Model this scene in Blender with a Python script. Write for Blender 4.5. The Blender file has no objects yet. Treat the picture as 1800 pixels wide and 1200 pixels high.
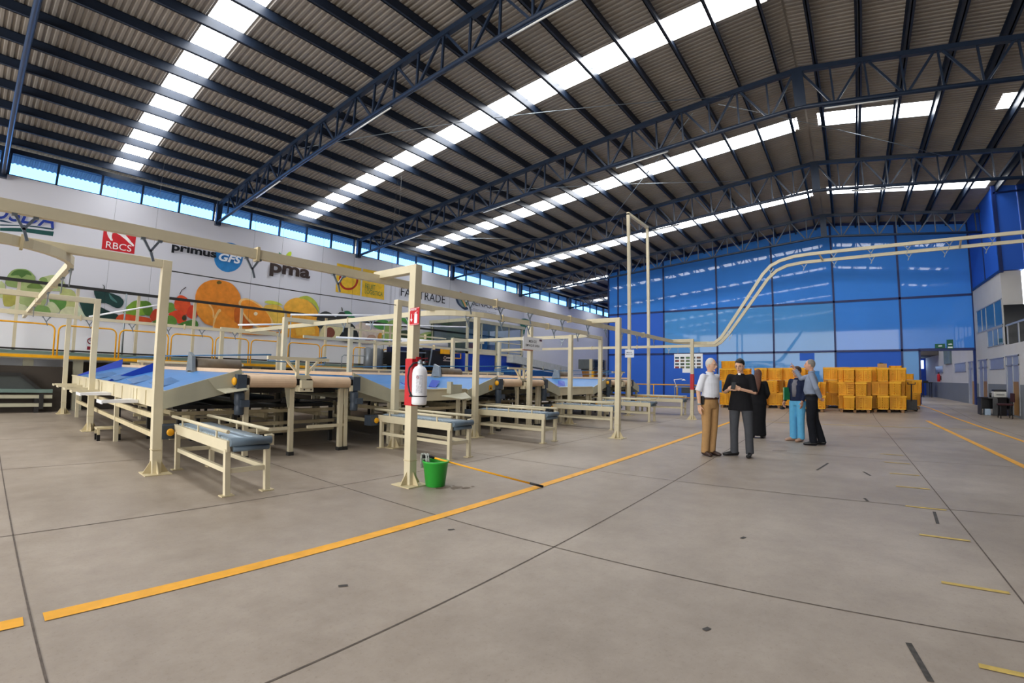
import bpy, bmesh, math, random
from mathutils import Vector, Matrix, Euler
random.seed(7)
S = bpy.context.scene
COL = S.collection

# ---------------------------------------------------------------- camera
cam_d = bpy.data.cameras.new('camera'); cam = bpy.data.objects.new('camera', cam_d); COL.objects.link(cam)
RIGHT = (0.59800693, -0.80124548, 0.01983396); DOWN = (0.06872452, 0.02660572, -0.99728084); FWD = (0.79853907, 0.59774393, 0.07097562)
cam.matrix_world = Matrix(((RIGHT[0], -DOWN[0], -FWD[0], 0), (RIGHT[1], -DOWN[1], -FWD[1], 0), (RIGHT[2], -DOWN[2], -FWD[2], 1.36), (0, 0, 0, 1)))
cam_d.lens = 17.4; cam_d.sensor_width = 36; cam_d.sensor_height = 24; cam_d.sensor_fit = 'HORIZONTAL'
# the photograph's wide lens has barrel distortion: a real lens, described by its measured radius-to-angle curve
cam_d.type = 'PANO'; cam_d.panorama_type = 'FISHEYE_LENS_POLYNOMIAL'; cam_d.fisheye_fov = math.radians(170)
cam_d.fisheye_polynomial_k0 = 0
cam_d.fisheye_polynomial_k1 = -0.0596012027; cam_d.fisheye_polynomial_k2 = -2.24354695e-05
cam_d.fisheye_polynomial_k3 = 4.12573184e-05; cam_d.fisheye_polynomial_k4 = -6.83632618e-07
cam_d.clip_end = 200
S.camera = cam

# ---------------------------------------------------------------- light, exposure
w = bpy.data.worlds.new('overcast_sky'); S.world = w; w.use_nodes = True
bg = w.node_tree.nodes['Background']; bg.inputs[0].default_value = (0.86, 0.93, 1.0, 1); bg.inputs[1].default_value = 3.2
SKYLIGHT = 7.0
S.view_settings.view_transform = 'Standard'; S.view_settings.look = 'None'
S.view_settings.exposure = 1.0; S.view_settings.gamma = 1.0; S.view_settings.use_curve_mapping = False
S.cycles.use_denoising = True
S.cycles.max_bounces = 8; S.cycles.diffuse_bounces = 5; S.cycles.transparent_max_bounces = 12

# ---------------------------------------------------------------- materials
def lin(c):
    if isinstance(c, str): c = tuple(int(c[i:i+2], 16) for i in (0, 2, 4))
    return tuple((v/255/12.92 if v/255 <= .04045 else ((v/255+.055)/1.055)**2.4) for v in c)
MATS = {}
def mat(name, c, rough=.55, metal=0., var=.12, scale=6., bump=0., spec=.4, trans=0., coord='Object'):
    if name in MATS: return MATS[name]
    m = bpy.data.materials.new(name); m.use_nodes = True; nt = m.node_tree; N = nt.nodes; L = nt.links
    p = N['Principled BSDF']; a = lin(c)
    p.inputs['Roughness'].default_value = rough; p.inputs['Metallic'].default_value = metal
    p.inputs['Specular IOR Level'].default_value = spec
    tc = N.new('ShaderNodeTexCoord'); nz = N.new('ShaderNodeTexNoise'); nz.inputs['Scale'].default_value = scale; nz.inputs['Detail'].default_value = 4
    L.new(tc.outputs[coord], nz.inputs['Vector'])
    r = N.new('ShaderNodeValToRGB'); L.new(nz.outputs['Fac'], r.inputs['Fac'])
    r.color_ramp.elements[0].position = .3; r.color_ramp.elements[1].position = .7
    r.color_ramp.elements[0].color = (*[v*(1-var) for v in a], 1); r.color_ramp.elements[1].color = (*[min(1, v*(1+var*.6)) for v in a], 1)
    L.new(r.outputs['Color'], p.inputs['Base Color'])
    if bump:
        b = N.new('ShaderNodeBump'); b.inputs['Strength'].default_value = bump; b.inputs['Distance'].default_value = .01
        L.new(nz.outputs['Fac'], b.inputs['Height']); L.new(b.outputs['Normal'], p.inputs['Normal'])
    MATS[name] = m; return m
def emit(name, c, s):
    m = bpy.data.materials.new(name); m.use_nodes = True; nt = m.node_tree; nt.nodes.clear()
    e = nt.nodes.new('ShaderNodeEmission'); o = nt.nodes.new('ShaderNodeOutputMaterial')
    e.inputs[0].default_value = (*c, 1); e.inputs[1].default_value = s; nt.links.new(e.outputs[0], o.inputs[0]); MATS[name] = m; return m
def glass(name, c, gloss=.06, rough=.05):
    m = bpy.data.materials.new(name); m.use_nodes = True; nt = m.node_tree; nt.nodes.clear(); N = nt.nodes; L = nt.links
    t = N.new('ShaderNodeBsdfTransparent'); t.inputs[0].default_value = (*c, 1); g = N.new('ShaderNodeBsdfGlossy'); g.inputs['Roughness'].default_value = rough
    mx = N.new('ShaderNodeMixShader'); mx.inputs[0].default_value = gloss; o = N.new('ShaderNodeOutputMaterial')
    L.new(t.outputs[0], mx.inputs[1]); L.new(g.outputs[0], mx.inputs[2]); L.new(mx.outputs[0], o.inputs[0]); MATS[name] = m; return m
cream = mat('cream_paint', (214, 203, 172), .45, var=.07, scale=3)
creamd = mat('cream_paint_worn', (205, 190, 152), .5, var=.12, scale=9)
gcream = mat('grey_cream_paint', (186, 182, 158), .45, var=.08, scale=4)
navy = mat('navy_steel_paint', (32, 45, 64), .4, var=.15, scale=5)
navyd = mat('navy_purlin_paint', (28, 40, 58), .45, var=.15, scale=4)
roofm = mat('roof_sheet', (152, 145, 136), .6, var=.10, scale=1.5)
whitew = mat('white_wall_paint', (236, 236, 240), .6, var=.02, scale=.7)
banw = mat('white_banner_vinyl', (212, 212, 219), .5, var=.02, scale=.5)
yellow = mat('yellow_paint', (240, 172, 24), .4, var=.08, scale=5)
linem = mat('yellow_floor_paint', (238, 170, 40), .5, var=.14, scale=7)
fade = mat('faded_yellow_floor_paint', (205, 175, 90), .6, var=.2, scale=14)
jointm = mat('dark_joint_filler', (96, 85, 76), .8, var=.3, scale=20)
blue = mat('blue_chute_plastic', (66, 124, 184), .38, var=.10, scale=2)
dblue = mat('deep_blue_plastic', (26, 62, 166), .4, var=.08, scale=3)
beltm = mat('tan_belt', (216, 186, 154), .7, var=.08, scale=5)
motor = mat('grey_motor_paint', (66, 76, 88), .4, var=.12, scale=10)
dark = mat('dark_steel', (46, 45, 44), .5, var=.2, scale=8)
black = mat('black_plastic', (22, 22, 24), .45, var=.15, scale=10)
galv = mat('galvanised_steel', (150, 160, 166), .35, .6, var=.12, scale=12)
roll = mat('roller_zinc', (150, 165, 176), .35, .5, var=.1, scale=20)
red = mat('red_paint', (196, 24, 34), .4, var=.06)
whitep = mat('white_enamel', (236, 236, 238), .3, var=.03)
woodm = mat('pallet_wood', (150, 112, 74), .8, var=.25, scale=12)
crate_m = mat('yellow_crate_plastic', (255, 188, 14), .45, var=.06, scale=4)
green = mat('green_bucket_plastic', (54, 172, 62), .4, var=.06)
greyd = mat('grey_dado_paint', (124, 128, 130), .6, var=.05, scale=2)
officew = mat('office_wall_paint', (206, 203, 198), .7, var=.04, scale=1.5)
teal = mat('grey_green_conveyor', (112, 134, 126), .5, var=.1)
paper = mat('white_paper', (238, 240, 244), .6, var=.02)
skyl = emit('daylit_skylight_sheet', (.96, .98, 1.0), SKYLIGHT)
pane_blue = glass('blue_clerestory_glass', (.38, .63, 1.0))
pane_clear = glass('clear_pane', (.82, .88, .9), .08)

# ---------------------------------------------------------------- mesh helpers
class MB:
    def __init__(s): s.bm = bmesh.new(); s.mi = 0
    def faces(s, vs, fs, smooth=False):
        v = [s.bm.verts.new(p) for p in vs]
        for f in fs:
            try: q = s.bm.faces.new([v[i] for i in f])
            except ValueError: continue
            q.material_index = s.mi; q.smooth = smooth
        return s
    def b(s, x0, x1, y0, y1, z0, z1):
        P = [(x, y, z) for x in (x0, x1) for y in (y0, y1) for z in (z0, z1)]
        return s.faces(P, [(0, 1, 3, 2), (4, 6, 7, 5), (0, 4, 5, 1), (2, 3, 7, 6), (0, 2, 6, 4), (1, 5, 7, 3)])
    def c(s, x, y, z, sx, sy, sz): return s.b(x-sx/2, x+sx/2, y-sy/2, y+sy/2, z-sz/2, z+sz/2)
    def bar(s, p, q, w, h=None, up=(0, 0, 1)):
        h = h or w; p, q = Vector(p), Vector(q); d = (q-p).normalized(); u = Vector(up)
        if abs(d.dot(u)) > .98: u = Vector((1, 0, 0))
        a = d.cross(u).normalized()*w/2; c = a.cross(d).normalized()*h/2
        P = [e+i*a+j*c for e in (p, q) for i in (-1, 1) for j in (-1, 1)]
        return s.faces(P, [(0, 1, 3, 2), (4, 6, 7, 5), (0, 4, 5, 1), (2, 3, 7, 6), (0, 2, 6, 4), (1, 5, 7, 3)])
    def prism(s, pts, d):
        n = len(pts); d = Vector(d); P = [Vector(p) for p in pts]; P += [p+d for p in P]
        return s.faces(P, [tuple(range(n))[::-1], tuple(range(n, 2*n))]+[(i, (i+1) % n, n+(i+1) % n, n+i) for i in range(n)])
    def tube(s, pts, r, n=8, closed=False, caps=True):
        P = [Vector(p) for p in pts]; m = len(P); R = r if isinstance(r, (list, tuple)) else [r]*m; rings = []; ref = None
        for i in range(m):
            a = P[i]-P[i-1] if (i or closed) else P[1]-P[0]; b = P[(i+1) % m]-P[i] if (i < m-1 or closed) else P[i]-P[i-1]
            t = (a.normalized()+b.normalized()); t = t.normalized() if t.length > 1e-6 else a.normalized()
            if ref is None: ref = Vector((0, 0, 1)) if abs(t.z) < .9 else Vector((1, 0, 0))
            u = (ref-t*ref.dot(t)).normalized(); ref = u; v = t.cross(u)
            rr = R[i] if isinstance(R[i], tuple) else (R[i], R[i])
            rings.append([s.bm.verts.new(P[i]+u*math.cos(k*2*math.pi/n)*rr[0]+v*math.sin(k*2*math.pi/n)*rr[1]) for k in range(n)])
        for i in range(m if closed else m-1):
            A, B = rings[i], rings[(i+1) % m]
            for k in range(n):
                f = s.bm.faces.new((A[k], A[(k+1) % n], B[(k+1) % n], B[k])); f.material_index = s.mi; f.smooth = True
        if caps and not closed:
            for q in (rings[0][::-1], rings[-1]):
                f = s.bm.faces.new(q); f.material_index = s.mi
        return s
    def cyl(s, p, q, r, n=12): return s.tube([p, q], r, n)
    def lathe(s, prof, x, y, z, n=24):
        rings = [[s.bm.verts.new((x+r*math.cos(k*2*math.pi/n), y+r*math.sin(k*2*math.pi/n), z+h)) for k in range(n)] for r, h in prof]
        for A, B in zip(rings, rings[1:]):
            for k in range(n):
                f = s.bm.faces.new((A[k], A[(k+1) % n], B[(k+1) % n], B[k])); f.material_index = s.mi; f.smooth = True
        for q in (rings[0][::-1], rings[-1]):
            f = s.bm.faces.new(q); f.material_index = s.mi
        return s
    def ball(s, c, r, n=12, m=8):
        rx, ry, rz = r if isinstance(r, tuple) else (r, r, r); c = Vector(c)
        prof = [(math.sin(math.pi*i/m), -math.cos(math.pi*i/m)) for i in range(m+1)]; rings = []
        for i, (a, h) in enumerate(prof):
            if i in (0, m): rings.append([s.bm.verts.new(c+Vector((0, 0, h*rz)))])
            else: rings.append([s.bm.verts.new(c+Vector((a*rx*math.cos(k*2*math.pi/n), a*ry*math.sin(k*2*math.pi/n), h*rz))) for k in range(n)])
        for A, B in zip(rings, rings[1:]):
            for k in range(n):
                q = [A[k % len(A)], A[(k+1) % len(A)], B[(k+1) % len(B)], B[k % len(B)]]; q = list(dict.fromkeys(q))
                f = s.bm.faces.new(q); f.material_index = s.mi; f.smooth = True
        return s
    def build(s, name, m, parent=None, bevel=0, rot=None, loc=None, kind=None, normals=True):
        if bevel: bmesh.ops.bevel(s.bm, geom=list(s.bm.edges), offset=bevel, segments=1, affect='EDGES')
        if normals: bmesh.ops.recalc_face_normals(s.bm, faces=list(s.bm.faces))
        me = bpy.data.meshes.new(name); s.bm.to_mesh(me); s.bm.free()
        for q in (m if isinstance(m, (list, tuple)) else [m]): me.materials.append(q)
        o = bpy.data.objects.new(name, me); COL.objects.link(o)
        if parent:
            o.parent = parent
        if loc: o.location = loc
        if rot: o.rotation_euler = rot
        if kind: o['kind'] = kind
        return o
KIDS = {}
def thing(name, label, cat, loc=(0, 0, 0), rz=0, group=None):
    o = bpy.data.objects.new(name, None); COL.objects.link(o); o.location = loc; o.rotation_euler = (0, 0, rz)
    o.empty_display_size = .1
    return tag(o, label, cat, group)
def tag(o, label, cat, group=None):
    o['label'] = label; o['category'] = cat
    if group: o['group'] = group
    return o
def struct(o): o['kind'] = 'structure'; return o
def dup(root, loc, rz, label, group=None):
    r = root.copy(); COL.objects.link(r); r.location = loc; r.rotation_euler = (0, 0, rz); r['label'] = label
    if group: r['group'] = group
    for ch in list(root.children):
        c = ch.copy(); COL.objects.link(c); c.parent = r
        for g in list(ch.children):
            d = g.copy(); COL.objects.link(d); d.parent = c
    return r
ORD = 'first second third fourth fifth sixth seventh eighth ninth tenth eleventh twelfth thirteenth fourteenth fifteenth sixteenth seventeenth eighteenth nineteenth twentieth twenty-first twenty-second twenty-third twenty-fourth twenty-fifth twenty-sixth'.split()
def text_mesh(txt, width, height, m, name, parent, loc, rot, bold=0., shear=0.):
    c = bpy.data.curves.new('t', 'FONT'); c.body = txt; c.offset = bold; c.shear = shear; c.resolution_u = 4
    o = bpy.data.objects.new('t', c); COL.objects.link(o)
    me = bpy.data.meshes.new_from_object(o.evaluated_get(bpy.context.evaluated_depsgraph_get()))
    bpy.data.objects.remove(o); bpy.data.curves.remove(c)
    xs = [v.co.x for v in me.vertices]; ys = [v.co.y for v in me.vertices]
    sx = width/(max(xs)-min(xs)); sy = height/(max(ys)-min(ys)); x0, y0 = min(xs), min(ys)
    for v in me.vertices: v.co.x = (v.co.x-x0)*sx; v.co.y = (v.co.y-y0)*sy
    me.materials.append(m); t = bpy.data.objects.new(name, me); COL.objects.link(t)
    t.parent = parent; t.location = loc; t.rotation_euler = rot
    return t
def fz(x):
    t = min(max((x-18.5)/7.5, 0), 1); return .25*t*t*(3-2*t)
# ================================================================ FLOOR
def concrete():
    m = bpy.data.materials.new('polished_concrete'); m.use_nodes = True; nt = m.node_tree; N = nt.nodes; L = nt.links; p = N['Principled BSDF']
    tc = N.new('ShaderNodeTexCoord')
    def nz(sc, de, ro=.55):
        n = N.new('ShaderNodeTexNoise'); n.inputs['Scale'].default_value = sc; n.inputs['Detail'].default_value = de; n.inputs['Roughness'].default_value = ro
        L.new(tc.outputs['Object'], n.inputs['Vector']); return n
    a = nz(.35, 6); b = nz(2.6, 8, .7); c = nz(38, 4, .8)
    r1 = N.new('ShaderNodeValToRGB'); L.new(a.outputs['Fac'], r1.inputs['Fac'])
    e = r1.color_ramp.elements; e[0].position = .32; e[1].position = .68; e[0].color = (*lin((146, 133, 119)), 1); e[1].color = (*lin((174, 161, 146)), 1)
    r2 = N.new('ShaderNodeValToRGB'); L.new(b.outputs['Fac'], r2.inputs['Fac'])
    e = r2.color_ramp.elements; e[0].position = .28; e[1].position = .62; e[0].color = (.76, .73, .70, 1); e[1].color = (1, 1, 1, 1)
    r3 = N.new('ShaderNodeValToRGB'); L.new(c.outputs['Fac'], r3.inputs['Fac'])
    e = r3.color_ramp.elements; e[0].position = .25; e[1].position = .45; e[0].color = (.78, .76, .74, 1); e[1].color = (1, 1, 1, 1)
    m1 = N.new('ShaderNodeMix'); m1.data_type = 'RGBA'; m1.blend_type = 'MULTIPLY'; m1.inputs[0].default_value = 1
    m2 = N.new('ShaderNodeMix'); m2.data_type = 'RGBA'; m2.blend_type = 'MULTIPLY'; m2.inputs[0].default_value = 1
    L.new(r1.outputs['Color'], m1.inputs[6]); L.new(r2.outputs['Color'], m1.inputs[7]); L.new(m1.outputs[2], m2.inputs[6]); L.new(r3.outputs['Color'], m2.inputs[7])
    L.new(m2.outputs[2], p.inputs['Base Color'])
    rr = N.new('ShaderNodeMapRange'); rr.inputs[3].default_value = .34; rr.inputs[4].default_value = .55; L.new(b.outputs['Fac'], rr.inputs[0]); L.new(rr.outputs[0], p.inputs['Roughness'])
    p.inputs['Specular IOR Level'].default_value = .4
    bu = N.new('ShaderNodeBump'); bu.inputs['Strength'].default_value = .12; bu.inputs['Distance'].default_value = .004; L.new(c.outputs['Fac'], bu.inputs['Height']); L.new(bu.outputs['Normal'], p.inputs['Normal'])
    return m
conc = concrete()
XS = [-13, -6, 0, 6, 12, 17] + [18.5+.75*i for i in range(11)] + [30, 36, 46]
mb = MB()
for a, b in zip(XS, XS[1:]):
    mb.faces([(a, -8, fz(a)), (b, -8, fz(b)), (b, 19, fz(b)), (a, 19, fz(a))], [(0, 1, 2, 3)])
floor = struct(mb.build('floor', conc, normals=False))
def strip(mb, p, q, w, dz=.002, seg=None):
    "a painted strip lying on the floor from p to q"
    n = seg or max(1, int(abs(q[0]-p[0])/.7)); d = Vector((q[0]-p[0], q[1]-p[1], 0)).normalized(); s = Vector((-d.y, d.x, 0))*w/2
    for i in range(n):
        A = Vector((p[0]+(q[0]-p[0])*i/n, p[1]+(q[1]-p[1])*i/n, 0)); B = Vector((p[0]+(q[0]-p[0])*(i+1)/n, p[1]+(q[1]-p[1])*(i+1)/n, 0))
        za, zb = fz(A.x)+dz, fz(B.x)+dz
        mb.faces([(A-s).to_tuple()[:2]+(za,), (B-s).to_tuple()[:2]+(zb,), (B+s).to_tuple()[:2]+(zb,), (A+s).to_tuple()[:2]+(za,)], [(0, 1, 2, 3)])
mb = MB()   # saw-cut slab joints
for y in (-1.07, 1.97, 4.95, 8.0, 11, 14): strip(mb, (-4, y), (26.5, y), .012)
for y in (-4.1,): strip(mb, (5, y), (26.5, y), .012)
for x in (.18, 3.22, 6.26, 9.75, 13.3, 16.9, 20.4): strip(mb, (x, -5.6), (x+.06, 16), .011, seg=4)
mb.build('slab_joint', jointm, floor)
mb = MB(); strip(mb, (-2.6, 3.33), (.17, 3.26), .115, .004); mb.build('painted_line', linem, floor, normals=False); mb = MB(); strip(mb, (.26, 3.255), (16.6, 3.17), .115, .004); mb.build('painted_line', linem, floor, normals=False)
mb = MB(); strip(mb, (9.2, -2.7), (19.4, -2.62), .12, .004); mb.build('painted_line', linem, floor, normals=False); mb = MB(); strip(mb, (12.5, -3.79), (19.3, -3.76), .1, .004); strip(mb, (19.3, -3.76), (26, -3.15), .09, .004); mb.build('painted_line', linem, floor, normals=False)
for x in (2.84, 3.95, 5.11, 6.22, 7.33, 8.31, 9.4, 10.4): mb = MB(); strip(mb, (x, -1.03), (x+.03, -.65), .045, .004, seg=1); mb.build('painted_dash', fade, floor, normals=False)
mb = MB(); strip(mb, (16.4, 3.2), (16.6, -3.4), .08, .004, seg=2); mb.build('painted_dash', fade, floor, normals=False)
scuff = mat('black_scuff', (74, 70, 66), .8, var=.4, scale=30)
mb = MB()
for a, b, c, d in [(2.62, -.42, 2.97, -.36), (5.6, -.86, 6.1, -.9), (8.1, .34, 8.9, .2), (8.3, -.3, 8.0, -.38), (6.3, -.28, 6.45, -.25), (9.9, 1.2, 10.0, .95), (11, 3.5, 11.05, 3.2), (4.3, .75, 4.36, .73), (2.6, .62, 2.64, .6), (3.0, 2.9, 3.05, 2.87), (1.7, 2.6, 1.75, 2.57)]:
    mb = MB(); strip(mb, (a, b), (c, d), .03, .003, seg=1); mb.build('scuff_mark', scuff, floor, normals=False)
stain = mat('damp_stain', (112, 96, 78), .6, var=.3, scale=20)
for cx, cy, r, sx in [(4.1, 4.08, .1, 1.2), (4.2, 3.93, .06, 1.4), (4.27, 3.84, .05, 1.3), (4.02, 4.36, .05, 1.), (4.38, 3.83, .025, 1), (4.24, 4.02, .02, 1), (4.12, 3.9, .02, 1)]:
    n = 16; mb = MB(); mb.faces([(cx+r*sx*(.75+.4*random.random())*math.cos(k*2*math.pi/n), cy+r*(.75+.4*random.random())*math.sin(k*2*math.pi/n), .0025+.0002*random.random()) for k in range(n)], [tuple(range(n))]); mb.build('damp_stain', stain, floor, normals=False)

# ================================================================ ROOF
RID = .5
def zr(y): return 9.29-.106*abs(y-RID)
SK = [(-9.6, -8.85), (-3.6, -2.85), (2.53, 3.29), (9.0, 9.8), (15.3, 16.12), (21.8, 22.65), (27.9, 28.7), (34.0, 34.8)]
YL0, YL1, YR0, YR1 = .78, 17.62, .2, -6.5
RS = {4: [(.2, -2.8), (-4.42, -6.3)], 5: [(.2, -5.5)], 6: [(.2, -5.5)], 7: [(.2, -5.5)], 3: [(-4.6, -6.3)]}
def holes(x, side):
    for i, (a, b) in enumerate(SK):
        if a-1e-6 <= x < b-1e-6: return [(YL0, YL1)] if side > 0 else RS.get(i, [])
    return []
prof = []; x = -13.
while x < 42: prof += [(x, 0), (x+.05, 0), (x+.068, .026), (x+.115, .026)]; x += .133
cuts = sorted({v for s in SK for v in s}); xs = [p for p in prof]
mb = MB()
def sheet(x0, h0, x1, h1, ya, yb): mb.faces([(x0, ya, zr(ya)+h0), (x1, ya, zr(ya)+h1), (x1, yb, zr(yb)+h1), (x0, yb, zr(yb)+h0)], [(0, 1, 2, 3)])
for (x0, h0), (x1, h1) in zip(xs, xs[1:]):
    for side, lo, hi in ((1, RID+.03, 19.2), (-1, RID-.03, -6.5)):
        hs = holes((x0+x1)/2, side); cur = lo
        for a, b in sorted(hs, key=lambda t: abs(t[0]-RID)):
            sheet(x0, h0, x1, h1, cur, a); cur = b
        sheet(x0, h0, x1, h1, cur, hi)
ceil = struct(mb.build('ceiling', roofm, normals=False))
mb = MB(); mb.prism([(-13, RID+.4, zr(RID+.4)+.05), (-13, RID, zr(RID)+.1), (-13, RID-.4, zr(RID-.4)+.05), (-13, RID-.4, zr(RID-.4)+.08), (-13, RID, zr(RID)+.14), (-13, RID+.4, zr(RID+.4)+.08)], (55, 0, 0)); mb.build('ridge_cap', roofm, ceil)
rust = mat('rusty_sheet_edge', (172, 104, 44), .8, var=.35, scale=25)
seam = mat('skylight_seam', (170, 172, 176), .6)
k = 20
for i, (a, b) in enumerate(SK):
    runs = [(YL0, YL1)]+RS.get(i, [])
    mb = MB()
    for ya, yb in runs: mb.faces([(a, ya, zr(ya)+.035), (b, ya, zr(ya)+.035), (b, yb, zr(yb)+.035), (a, yb, zr(yb)+.035)], [(0, 1, 2, 3)])
    sk = struct(mb.build('window_%d' % k, skyl, normals=False)); k += 1
    mb = MB()
    for ya, yb in runs:
        n = 12
        for q in (a+.53,): mb.bar((q, ya, zr(ya)+.02), (q, yb, zr(yb)+.02), .012, .012)
    mb.build('seam', seam, sk)
    if i in (3, 4, 5):
        for (ya, ln) in {3: [(13.05, .28), (12.75, .1)], 4: [(13.0, .22), (.82, .12), (.05, .14)], 5: [(.82, .12), (.05, .12)]}[i]:
            n = 14; mb = MB()
            for q in range(n):
                xa = a+(b-a)*q/n; l = ln*(.45+.75*random.random())
                mb.faces([(xa, ya, zr(ya)+.028), (xa+(b-a)/n, ya, zr(ya)+.028), (xa+(b-a)/n*.6, ya+l, zr(ya+l)+.028)], [(0, 1, 2)])
            mb.build('rust_stain', rust, sk, normals=False)

# ---- purlins: each one steel section the length of the hall
PY = [17.4-.968*i for i in range(18)]+[.06-.968*i for i in range(7)]
def ztop(y): return 8.93-.1015*abs(y-RID)
for i, y in enumerate(PY):
    mb = MB(); zb = ztop(y)+.07; zt = zr(y)-.005
    mb.b(-13, 41, y-.012, y+.012, zb, zt).b(-13, 41, y-.06, y+.012, zb, zb+.014).b(-13, 41, y-.012, y+.06, zt-.012, zt)
    lab = ('dark navy roof purlin on the left slope, %s up from the left wall' % ORD[i]) if i < 18 else ('dark navy roof purlin on the right slope, %s down from the ridge' % ORD[i-18])
    tag(mb.build('roof_purlin', navyd), lab, 'roof beam', 'purlins under the roof sheets')

# ---- trusses
def zbot(y): return 7.92-.0826*abs(y-RID)
TX = [-.1, 6.07, 12.2, 18.25, 24.55, 30.9]
TN = ['nearest the camera, at the left edge of the photo', 'second from the camera', 'third from the camera', 'fourth from the camera', 'just in front of the blue wall', 'half hidden behind the blue wall']
HN = .745
def make_truss(x, lab, y_end):
    t = thing('roof_truss', lab, 'roof truss', (x, 0, 0), 0, 'roof trusses across the hall')
    mb = MB(); mb.bar((0, 17.72, ztop(17.72)), (0, RID, ztop(RID)), .12, .12).bar((0, RID, ztop(RID)), (0, y_end, ztop(y_end)), .12, .12); mb.build('top_chord', navy, t)
    mb = MB(); mb.tube([(0, 17.72, zbot(17.72)), (0, RID, zbot(RID)), (0, y_end, zbot(y_end))], .055, 10); mb.build('bottom_chord', navy, t)
    mb = MB(); mb.b(-.07, .07, RID-.13, RID+.13, zbot(RID), ztop(RID)+.05); mb.build('king_post', navy, t)
    for sgn, lim in ((1, 17.0), (-1, abs(y_end)+RID-.3)):
        n = int(lim/HN)
        for i in range(n+1):
            y = RID+sgn*i*HN
            if i: MB().bar((0, y, zbot(y)), (0, y, ztop(y)), .045, .045).build('web_strut', navy, t)
            if i < n:
                y2 = RID+sgn*(i+1)*HN; za = ztop(y) if i % 2 == 0 else zbot(y); zb = zbot(y2) if i % 2 == 0 else ztop(y2)
                MB().bar((0, y+sgn*.05, za), (0, y2-sgn*.05, zb), .05, .05).build('web_strut', navy, t)
    MB().b(-.09, .09, 17.68, 17.84, 6.4, ztop(17.7)+.1).build('end_post', navy, t)
    return t
for x, n in zip(TX, TN): make_truss(x, 'navy blue steel lattice roof truss '+n, -6.3 if x < 25 else -5.4)
# bracing rods
for (x0, y0, x1, y1, lab) in [(6.1, 12.5, 12.1, 2.2, 'in the second bay running up to the right'), (12.3, 3.2, 18.2, 8.5, 'in the third bay running up to the left'), (12.3, 10.5, 18.2, 2.5, 'in the third bay running up to the right'), (12.3, 2.5, 18.2, -3.5, 'in the third bay crossing the ridge'), (12.3, 17, 18.2, 11.5, 'in the third bay near the left wall')]:
    mb = MB(); mb.tube([(x0, y0, ztop(y0)-.12), (x1, y1, ztop(y1)-.12)], .011, 6)
    tag(mb.build('bracing_rod', galv), 'thin steel bracing rod under the roof '+lab, 'rod', 'roof bracing rods')
tube_m = mat('unlit_tube', (226, 226, 222), .3)
for x, yy, nm in [(6.07, (3.2, 8.0, 13.0), 'second'), (12.2, (-1.6, 3.9, 8.9, 13.6), 'third'), (18.25, (-2.2, 5.5, 10.5), 'fourth')]:
    for j, y in enumerate(yy):
        t = thing('tube_light', 'thin unlit tube light under the %s truss from the camera, %s from the right' % (nm, ORD[j]), 'tube light', (x, y, 0), 0, 'tube lights under the trusses')
        z0, z1 = zbot(y)-.085, zbot(y+1.6)-.085
        MB().bar((0, 0, z0), (0, 1.6, z1), .05, .025).build('batten', navy, t)
        MB().tube([(0, .02, z0-.03), (0, 1.58, z1-.03)], .018, 8).build('tube', tube_m, t)

# ================================================================ LEFT WALL
mb = MB(); mb.b(-13, 42, 17.92, 18.12, -.02, 6.57); wl = struct(mb.build('wall_left', whitew))
wn = 1
bays = [-6.2]+TX+[37., 41.9]
for a, b in zip(bays, bays[1:]):
    mb = MB(); n = 5; step = (b-a-.2)/n
    mb.b(a, b, 17.9, 18.1, 7.22, 7.36).b(a, b, 17.93, 18.0, 6.56, 6.6)
    for i in range(n+1): mb.b(a+.1+i*step-.03, a+.1+i*step+.03, 17.93, 18.02, 6.58, 7.24)
    win = struct(mb.build('window_%d' % wn, navyd)); wn += 1
    for i in range(n):
        q = MB().b(a+.13+i*step, a+.07+(i+1)*step, 17.97, 17.976, 6.6, 7.22).build('pane', pane_blue, win)

struct(MB().b(-40, 70, 18.15, 70, -.3, -.2).build('ground', mat('outdoor_ground', (120, 116, 108), .9)))
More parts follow.
